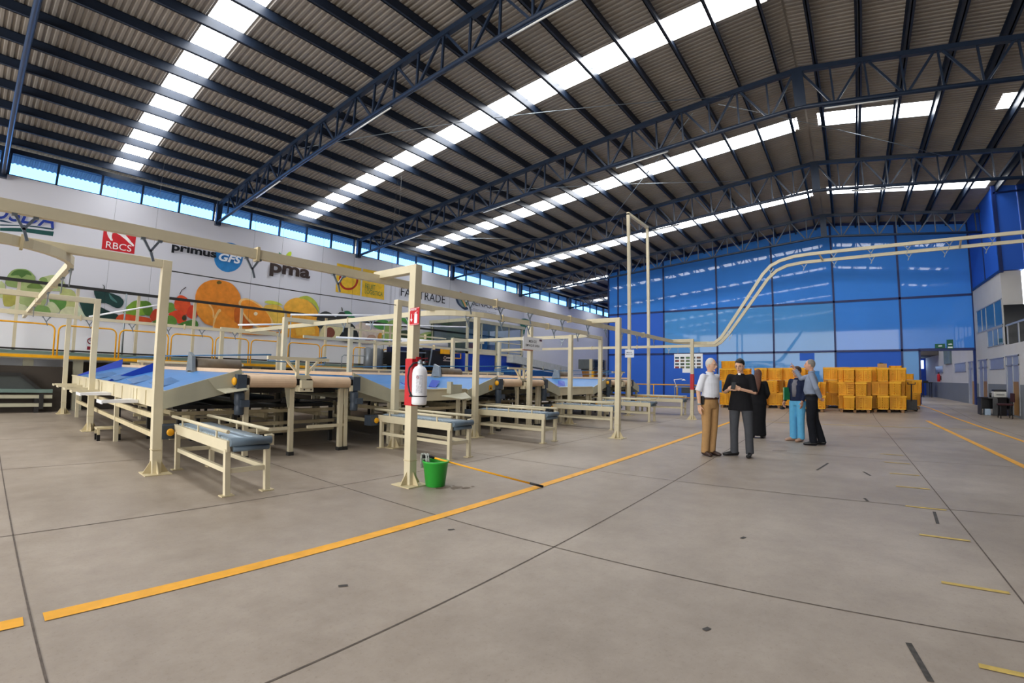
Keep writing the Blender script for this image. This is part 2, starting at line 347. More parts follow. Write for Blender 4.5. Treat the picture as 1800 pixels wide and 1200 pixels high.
# banner printed on vinyl, hung on the left wall
ban = thing('wall_banner', 'long white vinyl banner of printed fruit and certifier logos on the left wall', 'banner', (0, 17.9, 0))
MB().b(-8, 25.2, 0, .018, 2.66, 6.55).build('vinyl_sheet', banw, ban)
ART=[
('emblem_band','23405a','-0.02,5.24 0.10,5.24 0.31,5.20 0.10,5.19 -0.01,5.19'),
('emblem_band','2b4a58','-0.00,5.11 0.28,5.16 0.51,5.20 0.85,5.24 1.29,5.26 1.28,5.21 0.83,5.20 0.52,5.17 0.00,5.07'),
('emblem_band','1f4f4c','0.01,5.01 0.29,5.07 0.64,5.13 0.88,5.14 1.30,5.17 1.29,5.03 0.99,5.02 0.59,5.01 0.02,4.93'),
('emblem_square','c9242c','2.59,5.81 3.54,5.81 3.54,4.90 2.60,4.89'),
('emblem_swoosh','f2eeec','2.68,5.52 2.69,5.57 2.71,5.60 2.74,5.63 2.78,5.64 2.84,5.65 2.90,5.64 2.98,5.61 3.07,5.57 3.16,5.52 3.25,5.44 3.35,5.35 3.42,5.27 3.47,5.23 3.49,5.21 3.50,5.19 3.51,5.17 3.50,5.15 3.48,5.14 3.43,5.18 3.35,5.23 3.28,5.29 3.21,5.34 3.13,5.39 3.07,5.43 3.01,5.45 2.96,5.47 2.92,5.47 2.89,5.46 2.86,5.45 2.85,5.42 2.84,5.39 2.84,5.35 2.85,5.31 2.86,5.27 2.88,5.24 2.88,5.21 2.87,5.20 2.85,5.20 2.82,5.21 2.79,5.25 2.75,5.30 2.72,5.36 2.70,5.41 2.69,5.47'),
('emblem_disc','2f86c9','7.15,5.34 7.12,5.22 7.07,5.10 6.99,5.00 6.90,4.92 6.79,4.86 6.67,4.82 6.56,4.81 6.44,4.83 6.34,4.88 6.25,4.94 6.18,5.03 6.13,5.14 6.11,5.25 6.11,5.37 6.14,5.49 6.19,5.61 6.26,5.71 6.35,5.79 6.45,5.86 6.57,5.90 6.69,5.91 6.80,5.90 6.91,5.86 7.00,5.79 7.08,5.70 7.13,5.59 7.15,5.47'),
('emblem_leaf','1f8a63','8.57,5.94 8.66,5.89 8.75,5.81 8.80,5.75 8.65,5.76 8.57,5.80'),
('emblem_leaf','b9cf2f','9.08,6.06 9.10,6.00 9.09,5.92 9.06,5.85 9.01,5.81 8.94,5.79 8.87,5.80 8.86,5.84 8.87,5.89 8.91,5.95 8.95,6.00 9.02,6.05'),
('emblem_leaf','1f8a63','8.73,5.51 8.80,5.52 8.78,5.46'),
('emblem_square','f3c431','11.23,5.99 12.50,6.00 12.51,4.75 11.24,4.74'),
('emblem_square','f3c431','12.59,6.00 13.81,6.02 13.86,4.74 12.59,4.74'),
('emblem_ring','b5301f','12.37,5.38 12.34,5.27 12.29,5.16 12.21,5.07 12.11,4.99 12.00,4.93 11.88,4.91 11.76,4.90 11.65,4.92 11.55,4.97 11.47,5.04 11.41,5.13 11.38,5.23 11.37,5.34 11.39,5.44 11.45,5.55 11.52,5.64 11.61,5.72 11.72,5.78 11.84,5.81 11.96,5.82 12.08,5.80 12.18,5.75 12.27,5.68 12.33,5.59 12.36,5.49'),
('emblem_ring','f3c431','12.26,5.37 12.24,5.28 12.20,5.20 12.14,5.12 12.06,5.06 11.97,5.02 11.87,5.00 11.78,4.99 11.69,5.01 11.61,5.05 11.54,5.10 11.50,5.17 11.47,5.25 11.47,5.34 11.49,5.43 11.53,5.51 11.59,5.59 11.66,5.65 11.75,5.69 11.85,5.72 11.94,5.72 12.03,5.71 12.12,5.67 12.18,5.62 12.23,5.54 12.26,5.46'),
('emblem_ring','2e7d4a','12.00,5.72 12.11,5.80 12.22,5.87 12.26,5.86 12.25,5.81 12.16,5.74 12.06,5.68 12.01,5.68'),
('emblem_leaf','e08a33','18.99,5.92 19.25,5.87 19.28,5.77 19.08,5.75'),
('emblem_leaf','555a60','19.29,5.81 19.63,5.83 19.87,5.81 19.85,5.75 19.45,5.75'),
('emblem_leaf','2d3f58','18.70,5.46 18.76,5.49 18.85,5.49 18.94,5.46 19.01,5.40 19.07,5.30 19.17,5.22 19.33,5.18 19.52,5.14 19.66,5.11 19.73,5.07 19.74,5.03 19.72,5.00 19.64,4.98 19.52,4.95 19.40,4.95 19.28,4.98 19.15,5.04 19.04,5.09 18.96,5.14 18.88,5.18 18.82,5.24 18.76,5.32 18.71,5.40'),
('emblem_leaf','7f8b94','18.85,5.48 18.91,5.50 19.02,5.49 19.11,5.46 19.18,5.40 19.24,5.32 19.30,5.24 19.38,5.18 19.46,5.12 19.48,5.08 19.43,5.07 19.32,5.09 19.22,5.11 19.14,5.15 19.06,5.20 18.99,5.26 18.93,5.34 18.87,5.42'),
('emblem_leaf','d9a25f','19.16,5.51 19.33,5.52 19.61,5.13 19.50,5.09'),
('emblem_leaf','3f7d56','19.04,5.50 19.16,5.51 19.50,5.09 19.39,5.09'),
('emblem_leaf','2f6a50','19.35,5.52 19.60,5.51 19.74,5.33 19.64,5.16'),
('fruit_print','8da465','0.31,3.65 0.33,3.73 0.37,3.80 0.41,3.86 0.46,3.90 0.53,3.93 0.59,3.94 0.66,3.95 0.73,3.95 0.80,3.93 0.86,3.89 0.90,3.85 0.94,3.81 0.96,3.79 0.98,3.77 0.98,3.73 1.00,3.64 1.01,3.53 0.96,3.44 0.77,3.40 0.52,3.39 0.34,3.41 0.29,3.48 0.29,3.57'),
('fruit_print','4f7238','0.39,3.72 0.40,3.76 0.43,3.81 0.47,3.86 0.51,3.89 0.56,3.91 0.61,3.92 0.67,3.92 0.73,3.92 0.79,3.91 0.84,3.87 0.88,3.83 0.89,3.80 0.87,3.79 0.81,3.80 0.76,3.80 0.73,3.76 0.69,3.72 0.66,3.69 0.64,3.70 0.61,3.73 0.58,3.75 0.51,3.74 0.44,3.72'),
('fruit_print','b9c48e','0.17,3.50 0.18,3.54 0.22,3.52 0.24,3.49 0.27,3.47 0.29,3.43 0.30,3.37 0.31,3.29 0.30,3.20 0.29,3.13 0.27,3.08 0.23,3.05 0.20,3.08 0.18,3.20 0.17,3.38'),
('fruit_print','a9a552','0.28,3.27 0.35,3.33 0.46,3.34 0.54,3.31 0.58,3.21 0.60,3.06 0.59,2.94 0.54,2.88 0.47,2.85 0.41,2.84 0.36,2.84 0.32,2.85 0.30,2.90 0.27,3.02 0.26,3.16'),
('fruit_print','b5c08a','1.07,3.69 1.10,3.75 1.17,3.79 1.25,3.83 1.34,3.87 1.43,3.89 1.51,3.89 1.59,3.86 1.65,3.81 1.70,3.74 1.74,3.65 1.76,3.54 1.72,3.46 1.57,3.43 1.35,3.41 1.19,3.43 1.11,3.50 1.07,3.60'),
('fruit_print','7f9a55','1.08,3.71 1.11,3.76 1.16,3.79 1.21,3.78 1.26,3.76 1.29,3.70 1.30,3.64 1.24,3.63 1.17,3.64 1.11,3.67'),
('fruit_print','a3b377','0.56,3.27 0.57,3.36 0.59,3.43 0.63,3.49 0.68,3.54 0.75,3.57 0.82,3.59 0.89,3.61 0.97,3.62 1.04,3.61 1.10,3.57 1.16,3.51 1.20,3.44 1.25,3.35 1.29,3.25 1.31,3.16 1.31,3.07 1.28,2.99 1.23,2.93 1.13,2.90 0.99,2.89 0.88,2.89 0.79,2.91 0.71,2.93 0.65,2.98 0.60,3.07 0.57,3.17'),
('fruit_print','6f8a45','0.82,3.42 0.80,3.45 0.83,3.50 0.87,3.54 0.92,3.57 0.98,3.60 1.04,3.60 1.11,3.56 1.18,3.50 1.19,3.45 1.08,3.43 0.93,3.42'),
('fruit_print','b9bf7d','1.62,3.41 1.65,3.49 1.72,3.52 1.79,3.53 1.86,3.53 1.93,3.51 2.00,3.46 2.04,3.39 2.07,3.29 2.09,3.19 2.11,3.10 2.11,3.01 2.08,2.95 1.99,2.91 1.87,2.89 1.77,2.93 1.70,3.07 1.64,3.26'),
('fruit_print','5f8f45','1.37,3.22 1.42,3.26 1.49,3.29 1.57,3.31 1.63,3.31 1.69,3.29 1.74,3.27 1.78,3.23 1.81,3.18 1.82,3.12 1.82,3.06 1.80,2.99 1.77,2.93 1.72,2.90 1.66,2.88 1.60,2.88 1.54,2.91 1.47,2.97 1.42,3.03 1.39,3.10 1.37,3.17'),
('fruit_print','c3caa0','1.32,3.02 1.35,3.06 1.40,3.09 1.45,3.10 1.50,3.08 1.55,3.04 1.59,2.99 1.63,2.94 1.67,2.88 1.67,2.83 1.64,2.79 1.57,2.78 1.51,2.77 1.45,2.78 1.38,2.80 1.34,2.83 1.32,2.89 1.31,2.96'),
('fruit_print','c9cda5','0.40,2.71 0.43,2.77 0.48,2.84 0.53,2.89 0.58,2.93 0.63,2.94 0.68,2.95 0.74,2.94 0.80,2.93 0.84,2.89 0.89,2.83 0.92,2.75 0.89,2.69 0.76,2.66 0.58,2.64 0.44,2.64 0.39,2.65 0.39,2.68'),
('fruit_print','7fa35c','1.01,2.87 1.04,2.91 1.10,2.94 1.16,2.96 1.23,2.96 1.30,2.96 1.36,2.94 1.40,2.91 1.42,2.86 1.44,2.82 1.45,2.78 1.45,2.73 1.41,2.70 1.31,2.69 1.16,2.69 1.05,2.70 1.01,2.75 1.00,2.81'),
('fruit_print','d2d3ab','1.68,2.75 1.67,2.81 1.71,2.89 1.77,2.95 1.82,2.99 1.87,3.01 1.93,3.01 1.99,3.01 2.05,3.00 2.09,2.97 2.12,2.91 2.14,2.82 2.14,2.76 2.16,2.73 2.17,2.72 2.13,2.71 1.99,2.71 1.80,2.72'),
('fruit_print','c9d3b5','2.08,3.07 2.10,3.10 2.14,3.08 2.17,3.04 2.22,2.98 2.27,2.89 2.32,2.81 2.35,2.76 2.37,2.72 2.36,2.70 2.30,2.68 2.22,2.68 2.15,2.72 2.11,2.82 2.09,2.97'),
('fruit_print','1f3f3c','2.51,3.56 2.56,3.60 2.66,3.61 2.76,3.60 2.86,3.59 2.96,3.56 3.05,3.54 3.12,3.52 3.18,3.50 3.24,3.48 3.29,3.44 3.34,3.39 3.37,3.34 3.37,3.29 3.35,3.22 3.32,3.17 3.28,3.13 3.22,3.11 3.16,3.11 3.07,3.14 2.97,3.19 2.88,3.22 2.80,3.22 2.73,3.21 2.66,3.24 2.59,3.33 2.53,3.46'),
('fruit_print','24463f','2.14,3.22 2.18,3.25 2.26,3.26 2.33,3.26 2.41,3.26 2.49,3.24 2.55,3.21 2.61,3.15 2.64,3.08 2.68,3.01 2.72,2.95 2.76,2.88 2.77,2.82 2.73,2.77 2.66,2.74 2.59,2.72 2.52,2.71 2.44,2.72 2.38,2.74 2.33,2.79 2.29,2.85 2.25,2.93 2.21,3.03 2.16,3.14'),
('fruit_print','1d3a35','2.56,3.08 2.62,3.10 2.70,3.09 2.79,3.07 2.87,3.03 2.97,2.99 3.05,2.95 3.13,2.93 3.20,2.92 3.25,2.89 3.26,2.83 3.24,2.77 3.18,2.71 3.08,2.69 2.94,2.67 2.81,2.68 2.73,2.70 2.66,2.74 2.60,2.80 2.57,2.90 2.55,3.01'),
('fruit_print','1c2f2b','2.72,3.80 2.79,3.75 2.81,3.63 2.77,3.64 2.77,3.73'),
('fruit_print','4f7d78','2.93,3.54 2.97,3.50 3.04,3.43 3.12,3.36 3.18,3.30 3.18,3.27 3.14,3.28 3.06,3.32 2.98,3.38 2.94,3.48'),
('fruit_print','d9542c','3.18,2.73 3.19,2.78 3.22,2.84 3.26,2.89 3.33,2.92 3.41,2.94 3.50,2.95 3.61,2.95 3.72,2.93 3.84,2.92 3.96,2.91 4.09,2.90 4.18,2.88 4.23,2.84 4.25,2.78 4.22,2.74 4.14,2.71 4.03,2.70 3.88,2.69 3.65,2.68 3.40,2.68 3.21,2.68 3.15,2.69 3.16,2.71'),
('fruit_print','7ba238','3.37,2.99 3.38,3.05 3.43,3.13 3.48,3.20 3.54,3.27 3.60,3.34 3.67,3.39 3.74,3.42 3.83,3.42 3.91,3.42 4.00,3.43 4.08,3.43 4.15,3.40 4.19,3.34 4.23,3.26 4.23,3.19 4.21,3.12 4.15,3.05 4.08,3.00 3.99,2.96 3.88,2.94 3.77,2.93 3.67,2.93 3.58,2.94 3.50,2.95 3.44,2.96 3.39,2.97'),
('fruit_print','5b8530','3.87,3.39 3.93,3.42 4.02,3.44 4.10,3.42 4.16,3.36 4.21,3.27 4.24,3.19 4.26,3.11 4.25,3.04 4.22,2.99 4.16,2.96 4.08,2.96 4.02,2.99 3.98,3.05 3.95,3.13 3.93,3.20 3.90,3.27 3.87,3.34'),
('fruit_print','c2472c','4.18,2.98 4.21,3.05 4.25,3.14 4.30,3.19 4.34,3.21 4.39,3.20 4.42,3.16 4.45,3.08 4.47,2.97 4.47,2.89 4.42,2.83 4.34,2.80 4.28,2.79 4.25,2.80 4.23,2.83 4.21,2.86 4.19,2.89 4.17,2.93'),
('fruit_print','55803a','4.28,2.79 4.37,2.86 4.47,2.89 4.55,2.81 4.57,2.72 4.44,2.69 4.29,2.69 4.26,2.74'),
('fruit_print','6e9440','4.41,3.31 4.46,3.37 4.53,3.42 4.61,3.46 4.71,3.47 4.81,3.47 4.88,3.44 4.92,3.37 4.94,3.27 4.92,3.19 4.87,3.14 4.78,3.12 4.69,3.11 4.60,3.11 4.51,3.11 4.45,3.14 4.41,3.18 4.40,3.25'),
('fruit_print','e2572f','4.91,3.52 4.94,3.61 4.99,3.70 5.05,3.76 5.13,3.76 5.21,3.74 5.28,3.70 5.34,3.65 5.39,3.60 5.42,3.53 5.45,3.43 5.47,3.31 5.47,3.22 5.45,3.17 5.40,3.14 5.35,3.13 5.28,3.14 5.20,3.18 5.12,3.21 5.05,3.23 4.99,3.25 4.94,3.29 4.91,3.36 4.90,3.44'),
('fruit_print','d1402a','5.43,3.45 5.49,3.47 5.55,3.45 5.61,3.42 5.65,3.38 5.68,3.31 5.70,3.25 5.69,3.16 5.66,3.06 5.61,3.00 5.55,2.99 5.47,3.00 5.41,3.03 5.36,3.06 5.33,3.10 5.32,3.15 5.34,3.25 5.38,3.37'),
('fruit_print','df4b2b','4.74,3.06 4.77,3.12 4.86,3.17 4.95,3.22 5.03,3.24 5.12,3.25 5.19,3.24 5.25,3.19 5.30,3.12 5.33,3.05 5.34,2.97 5.33,2.90 5.29,2.84 5.24,2.80 5.17,2.79 5.10,2.79 5.05,2.82 5.02,2.86 4.97,2.91 4.88,2.96 4.79,3.01'),
('fruit_print','3a3f2a','5.33,3.01 5.33,2.98 5.32,2.95 5.30,2.92 5.28,2.91 5.25,2.91 5.23,2.91 5.21,2.93 5.19,2.96 5.18,2.99 5.19,3.03 5.20,3.06 5.22,3.08 5.24,3.10 5.26,3.10 5.29,3.09 5.31,3.07 5.33,3.04'),
('fruit_print','6b9a42','4.68,2.98 4.73,3.02 4.80,3.04 4.86,3.04 4.92,3.01 4.98,2.96 5.02,2.91 5.03,2.86 5.03,2.80 5.00,2.76 4.93,2.72 4.82,2.70 4.74,2.71 4.70,2.78 4.68,2.90'),
('fruit_print','4f8238','5.03,2.74 5.09,2.78 5.19,2.84 5.29,2.89 5.41,2.93 5.54,2.97 5.64,2.97 5.71,2.91 5.75,2.80 5.71,2.72 5.54,2.69 5.29,2.69 5.11,2.69 5.03,2.70 5.01,2.71'),
('fruit_print','3b2a22','5.04,3.78 5.09,3.93 5.23,4.07 5.25,4.05 5.11,3.92 5.07,3.78'),
('fruit_print','e58a2b','5.57,3.73 5.57,3.83 5.59,3.92 5.61,4.01 5.65,4.09 5.70,4.17 5.77,4.25 5.85,4.32 5.94,4.37 6.03,4.42 6.13,4.45 6.23,4.47 6.33,4.48 6.44,4.48 6.56,4.47 6.68,4.45 6.78,4.42 6.87,4.37 6.95,4.30 7.02,4.23 7.08,4.15 7.13,4.08 7.16,4.01 7.18,3.94 7.19,3.86 7.20,3.77 7.20,3.68 7.20,3.59 7.19,3.49 7.17,3.39 7.14,3.28 7.10,3.18 7.04,3.09 6.98,3.00 6.89,2.93 6.79,2.87 6.67,2.83 6.51,2.81 6.31,2.81 6.12,2.83 5.97,2.87 5.86,2.96 5.77,3.07 5.71,3.20 5.65,3.32 5.61,3.43 5.59,3.53 5.58,3.64'),
('fruit_print','6b5a22','6.44,4.40 6.44,4.38 6.43,4.35 6.40,4.34 6.37,4.33 6.34,4.32 6.31,4.32 6.29,4.33 6.27,4.35 6.26,4.37 6.27,4.39 6.28,4.41 6.30,4.43 6.33,4.44 6.36,4.45 6.39,4.44 6.42,4.43 6.44,4.42'),
('fruit_print','ef9a35','5.63,3.53 5.72,3.58 5.87,3.60 6.00,3.60 6.08,3.57 6.15,3.51 6.20,3.43 6.23,3.36 6.26,3.27 6.27,3.17 6.27,3.05 6.26,2.92 6.21,2.84 6.11,2.87 5.97,2.95 5.86,3.02 5.78,3.06 5.73,3.10 5.69,3.16 5.65,3.28 5.61,3.42'),
('fruit_print','f6c27a','6.00,3.60 6.00,3.63 6.02,3.64 6.06,3.62 6.11,3.56 6.18,3.47 6.23,3.38 6.25,3.30 6.27,3.21 6.27,3.15 6.26,3.11 6.24,3.10 6.22,3.11 6.21,3.17 6.21,3.26 6.19,3.35 6.13,3.44 6.05,3.53'),
('fruit_print','c4641f','6.99,3.53 7.05,3.56 7.15,3.55 7.24,3.50 7.33,3.40 7.42,3.26 7.50,3.13 7.60,3.04 7.70,2.96 7.72,2.90 7.60,2.85 7.40,2.82 7.23,2.82 7.13,2.88 7.06,2.97 7.02,3.08 6.98,3.23 6.97,3.41'),
('fruit_print','f4c782','7.11,3.74 7.12,3.79 7.15,3.85 7.19,3.89 7.24,3.92 7.31,3.94 7.38,3.95 7.47,3.95 7.56,3.93 7.66,3.91 7.77,3.86 7.89,3.81 7.99,3.76 8.09,3.70 8.19,3.63 8.27,3.55 8.35,3.48 8.41,3.40 8.46,3.31 8.50,3.22 8.51,3.14 8.50,3.07 8.47,3.00 8.42,2.94 8.35,2.89 8.27,2.87 8.16,2.86 8.04,2.86 7.93,2.89 7.82,2.93 7.70,2.99 7.59,3.06 7.50,3.13 7.42,3.20 7.36,3.28 7.30,3.36 7.25,3.44 7.20,3.52 7.16,3.60 7.13,3.67'),
('fruit_print','ef962f','7.20,3.72 7.21,3.77 7.23,3.80 7.26,3.84 7.31,3.86 7.36,3.88 7.42,3.89 7.49,3.89 7.57,3.88 7.66,3.85 7.76,3.80 7.87,3.75 7.97,3.70 8.06,3.64 8.14,3.58 8.22,3.51 8.29,3.44 8.34,3.37 8.39,3.28 8.42,3.20 8.43,3.13 8.42,3.08 8.39,3.03 8.35,2.99 8.29,2.96 8.21,2.94 8.12,2.93 8.02,2.94 7.92,2.96 7.83,3.00 7.73,3.06 7.64,3.13 7.55,3.19 7.48,3.25 7.41,3.32 7.35,3.38 7.31,3.45 7.26,3.52 7.23,3.59 7.21,3.66'),
('fruit_print','f7e3bd','7.87,3.43 7.86,3.40 7.85,3.38 7.83,3.36 7.81,3.35 7.78,3.35 7.76,3.35 7.74,3.37 7.72,3.39 7.72,3.41 7.72,3.43 7.73,3.45 7.75,3.47 7.77,3.48 7.80,3.49 7.82,3.48 7.85,3.47 7.86,3.45'),
('fruit_print','f6c980','6.24,2.76 6.24,2.84 6.24,2.94 6.25,3.04 6.27,3.11 6.29,3.19 6.32,3.26 6.35,3.33 6.38,3.39 6.41,3.43 6.45,3.44 6.49,3.42 6.50,3.37 6.45,3.29 6.38,3.18 6.33,3.07 6.31,2.95 6.32,2.83 6.31,2.74 6.29,2.72 6.26,2.73'),
('fruit_print','ee9634','6.31,2.74 6.28,2.82 6.30,2.93 6.33,3.04 6.37,3.17 6.43,3.30 6.50,3.37 6.59,3.35 6.70,3.26 6.81,3.17 6.92,3.11 7.02,3.04 7.11,2.98 7.20,2.93 7.28,2.88 7.29,2.83 7.17,2.78 6.98,2.73 6.79,2.70 6.61,2.69 6.43,2.71'),
('fruit_print','d98a2e','6.68,2.69 6.80,2.75 7.08,2.81 7.34,2.86 7.54,2.88 7.73,2.87 7.93,2.86 8.20,2.85 8.50,2.83 8.70,2.81 8.79,2.77 8.79,2.72 8.65,2.68 8.28,2.65 7.78,2.62 7.36,2.61 7.04,2.62 6.79,2.65'),
('fruit_print','e9bf52','8.09,3.68 8.12,3.76 8.21,3.80 8.32,3.83 8.43,3.85 8.55,3.85 8.67,3.84 8.77,3.80 8.86,3.74 8.93,3.66 8.99,3.55 9.02,3.42 9.02,3.28 8.99,3.13 8.93,2.98 8.86,2.88 8.75,2.86 8.63,2.88 8.54,2.94 8.51,3.01 8.52,3.11 8.49,3.23 8.36,3.38 8.19,3.55'),
('fruit_print','c9cf52','8.10,3.90 8.13,3.93 8.20,3.96 8.28,3.98 8.39,3.99 8.51,3.98 8.63,3.97 8.73,3.94 8.82,3.89 8.86,3.86 8.80,3.85 8.68,3.85 8.57,3.86 8.47,3.85 8.38,3.85 8.29,3.85 8.21,3.86 8.14,3.88'),
('fruit_print','efb23f','8.92,3.84 8.95,3.91 9.00,3.98 9.06,4.05 9.13,4.11 9.21,4.16 9.30,4.20 9.39,4.23 9.49,4.25 9.59,4.25 9.69,4.25 9.80,4.23 9.90,4.21 9.99,4.16 10.09,4.11 10.18,4.04 10.26,3.97 10.34,3.89 10.41,3.80 10.46,3.71 10.49,3.62 10.52,3.53 10.53,3.43 10.49,3.35 10.37,3.29 10.11,3.26 9.75,3.25 9.40,3.27 9.15,3.29 9.04,3.35 9.01,3.42 9.01,3.50 9.00,3.58 8.97,3.65 8.94,3.71 8.92,3.78'),
('fruit_print','b7c24a','9.52,4.25 9.59,4.30 9.74,4.35 9.89,4.38 10.01,4.36 10.14,4.31 10.24,4.25 10.33,4.17 10.39,4.08 10.44,3.99 10.47,3.90 10.48,3.81 10.47,3.77 10.42,3.83 10.35,3.93 10.26,4.03 10.15,4.10 10.02,4.16 9.90,4.21 9.74,4.23 9.59,4.23'),
('fruit_print','f0a833','8.82,2.96 8.85,3.10 8.91,3.26 8.98,3.42 9.07,3.53 9.19,3.57 9.34,3.56 9.50,3.54 9.67,3.53 9.84,3.55 10.04,3.58 10.22,3.60 10.36,3.57 10.45,3.47 10.50,3.32 10.52,3.16 10.53,3.02 10.54,2.91 10.54,2.80 10.49,2.72 10.34,2.66 10.02,2.63 9.58,2.62 9.15,2.64 8.87,2.67 8.75,2.72 8.74,2.78 8.78,2.87'),
('fruit_print','d9572a','9.45,2.78 9.71,2.89 10.18,2.94 9.98,2.82'),
('fruit_print','f7c04c','9.43,3.08 10.31,3.22 10.35,2.85 9.52,2.72'),
('fruit_print','3b3f3e','10.38,3.48 10.41,3.58 10.48,3.68 10.56,3.75 10.64,3.80 10.74,3.84 10.84,3.85 10.95,3.83 11.05,3.80 11.14,3.75 11.22,3.69 11.28,3.62 11.30,3.54 11.30,3.44 11.27,3.33 11.17,3.24 10.97,3.16 10.72,3.11 10.52,3.11 10.43,3.20 10.39,3.35'),
('fruit_print','2c302f','11.33,3.67 11.36,3.75 11.41,3.83 11.47,3.89 11.57,3.91 11.68,3.91 11.78,3.89 11.86,3.83 11.92,3.75 11.95,3.67 11.93,3.61 11.88,3.56 11.80,3.53 11.68,3.52 11.53,3.53 11.42,3.55 11.36,3.58 11.33,3.62'),
('fruit_print','2f7d4f','11.70,3.95 11.76,3.97 11.87,3.99 11.97,3.98 12.06,3.93 12.15,3.87 12.22,3.80 12.28,3.74 12.32,3.69 12.33,3.65 12.28,3.62 12.20,3.61 12.11,3.62 12.03,3.66 11.94,3.71 11.87,3.76 11.79,3.83 11.72,3.89'),
('fruit_print','3a3a2a','11.54,4.12 11.59,4.10 11.64,3.96 11.58,3.95'),
('fruit_print','262b2b','11.38,2.80 11.40,2.94 11.48,3.12 11.59,3.27 11.72,3.38 11.89,3.46 12.04,3.48 12.17,3.43 12.28,3.33 12.37,3.21 12.44,3.08 12.49,2.94 12.51,2.82 12.51,2.74 12.49,2.68 12.40,2.64 12.22,2.62 11.98,2.62 11.77,2.63 11.60,2.66 11.46,2.72'),
('fruit_print','e3d9a6','10.53,2.74 10.54,2.81 10.56,2.90 10.59,3.00 10.63,3.09 10.69,3.18 10.75,3.26 10.82,3.34 10.90,3.40 11.00,3.45 11.10,3.49 11.20,3.52 11.30,3.54 11.42,3.56 11.54,3.57 11.64,3.57 11.72,3.55 11.77,3.51 11.79,3.44 11.79,3.37 11.78,3.29 11.74,3.21 11.69,3.12 11.63,3.03 11.57,2.94 11.52,2.87 11.47,2.80 11.41,2.74 11.31,2.70 11.15,2.67 10.93,2.65 10.73,2.64 10.59,2.65 10.52,2.65 10.51,2.67 10.52,2.69'),
('fruit_print','8a4e3c','11.29,2.99 11.28,2.91 11.24,2.84 11.17,2.78 11.09,2.75 11.01,2.74 10.93,2.76 10.86,2.81 10.81,2.87 10.79,2.95 10.80,3.03 10.84,3.10 10.91,3.15 10.98,3.19 11.07,3.20 11.15,3.18 11.22,3.13 11.27,3.06'),
('fruit_print','e2d0c2','12.29,3.34 12.34,3.41 12.45,3.47 12.57,3.51 12.68,3.54 12.75,3.55 12.81,3.55 12.86,3.53 12.93,3.50 13.01,3.46 13.08,3.41 13.17,3.36 13.28,3.32 13.42,3.32 13.59,3.33 13.74,3.33 13.84,3.30 13.87,3.22 13.84,3.11 13.78,2.99 13.73,2.91 13.67,2.87 13.60,2.87 13.53,2.87 13.47,2.85 13.44,2.81 13.42,2.76 13.39,2.71 13.31,2.67 13.14,2.64 12.92,2.63 12.71,2.63 12.56,2.65 12.52,2.70 12.55,2.78 12.59,2.87 12.59,2.96 12.52,3.05 12.41,3.16 12.32,3.25'),
('fruit_print','c9a48c','13.47,2.92 13.46,2.87 13.41,2.82 13.35,2.78 13.26,2.75 13.18,2.75 13.09,2.76 13.03,2.79 12.98,2.83 12.96,2.88 12.97,2.94 13.02,2.99 13.08,3.03 13.16,3.05 13.25,3.06 13.33,3.05 13.40,3.02 13.45,2.97'),
('fruit_print','b07a5c','13.17,2.76 13.16,2.73 13.13,2.69 13.09,2.67 13.04,2.65 12.99,2.65 12.94,2.66 12.89,2.68 12.87,2.71 12.86,2.74 12.86,2.78 12.89,2.81 12.93,2.83 12.98,2.85 13.03,2.85 13.08,2.85 13.13,2.83 13.16,2.80'),
('fruit_print','dfa043','13.56,2.89 13.54,2.99 13.59,3.11 13.72,3.24 13.84,3.30 13.88,3.10 13.84,2.88 13.70,2.85'),
('fruit_print','57a04e','13.27,3.50 13.29,3.58 13.38,3.66 13.51,3.73 13.70,3.78 13.92,3.80 14.08,3.79 14.16,3.72 14.18,3.61 14.14,3.51 14.03,3.43 13.87,3.36 13.71,3.33 13.54,3.36 13.36,3.42'),
('fruit_print','9fc06a','13.84,3.30 13.90,3.43 13.98,3.56 14.07,3.67 14.18,3.76 14.29,3.82 14.42,3.85 14.56,3.86 14.68,3.85 14.79,3.81 14.90,3.75 14.98,3.67 15.02,3.59 14.99,3.51 14.91,3.42 14.80,3.32 14.71,3.23 14.63,3.14 14.55,3.04 14.46,2.95 14.36,2.88 14.22,2.83 14.06,2.79 13.92,2.78 13.82,2.81 13.78,2.89 13.78,3.02 13.80,3.17'),
('fruit_print','4f9a45','14.57,4.08 14.67,4.12 14.86,4.15 15.04,4.15 15.18,4.11 15.30,4.04 15.39,3.96 15.43,3.86 15.44,3.76 15.40,3.70 15.28,3.73 15.12,3.80 14.96,3.88 14.79,3.95 14.63,4.02'),
('fruit_print','3f4f38','14.57,3.29 14.69,3.36 14.86,3.39 15.03,3.41 15.16,3.43 15.28,3.44 15.37,3.40 15.44,3.26 15.49,3.07 15.44,2.92 15.19,2.85 14.84,2.83 14.59,2.86 14.50,2.98 14.51,3.15'),
('fruit_print','2f4a33','15.85,3.67 15.97,3.63 16.11,3.46 16.15,3.28 16.12,3.12 16.03,3.01 15.93,3.03 15.86,3.35'),
('fruit_print','b5c983','15.97,3.09 16.00,3.16 16.05,3.22 16.12,3.28 16.22,3.34 16.34,3.39 16.49,3.43 16.66,3.47 16.84,3.50 17.02,3.52 17.21,3.53 17.40,3.53 17.60,3.53 17.79,3.53 18.00,3.52 18.18,3.51 18.34,3.47 18.47,3.40 18.57,3.31 18.64,3.21 18.65,3.12 18.63,3.05 18.58,2.99 18.44,2.93 18.19,2.89 17.73,2.85 17.12,2.81 16.54,2.79 16.14,2.80 15.97,2.85 15.92,2.92 15.95,3.01'),
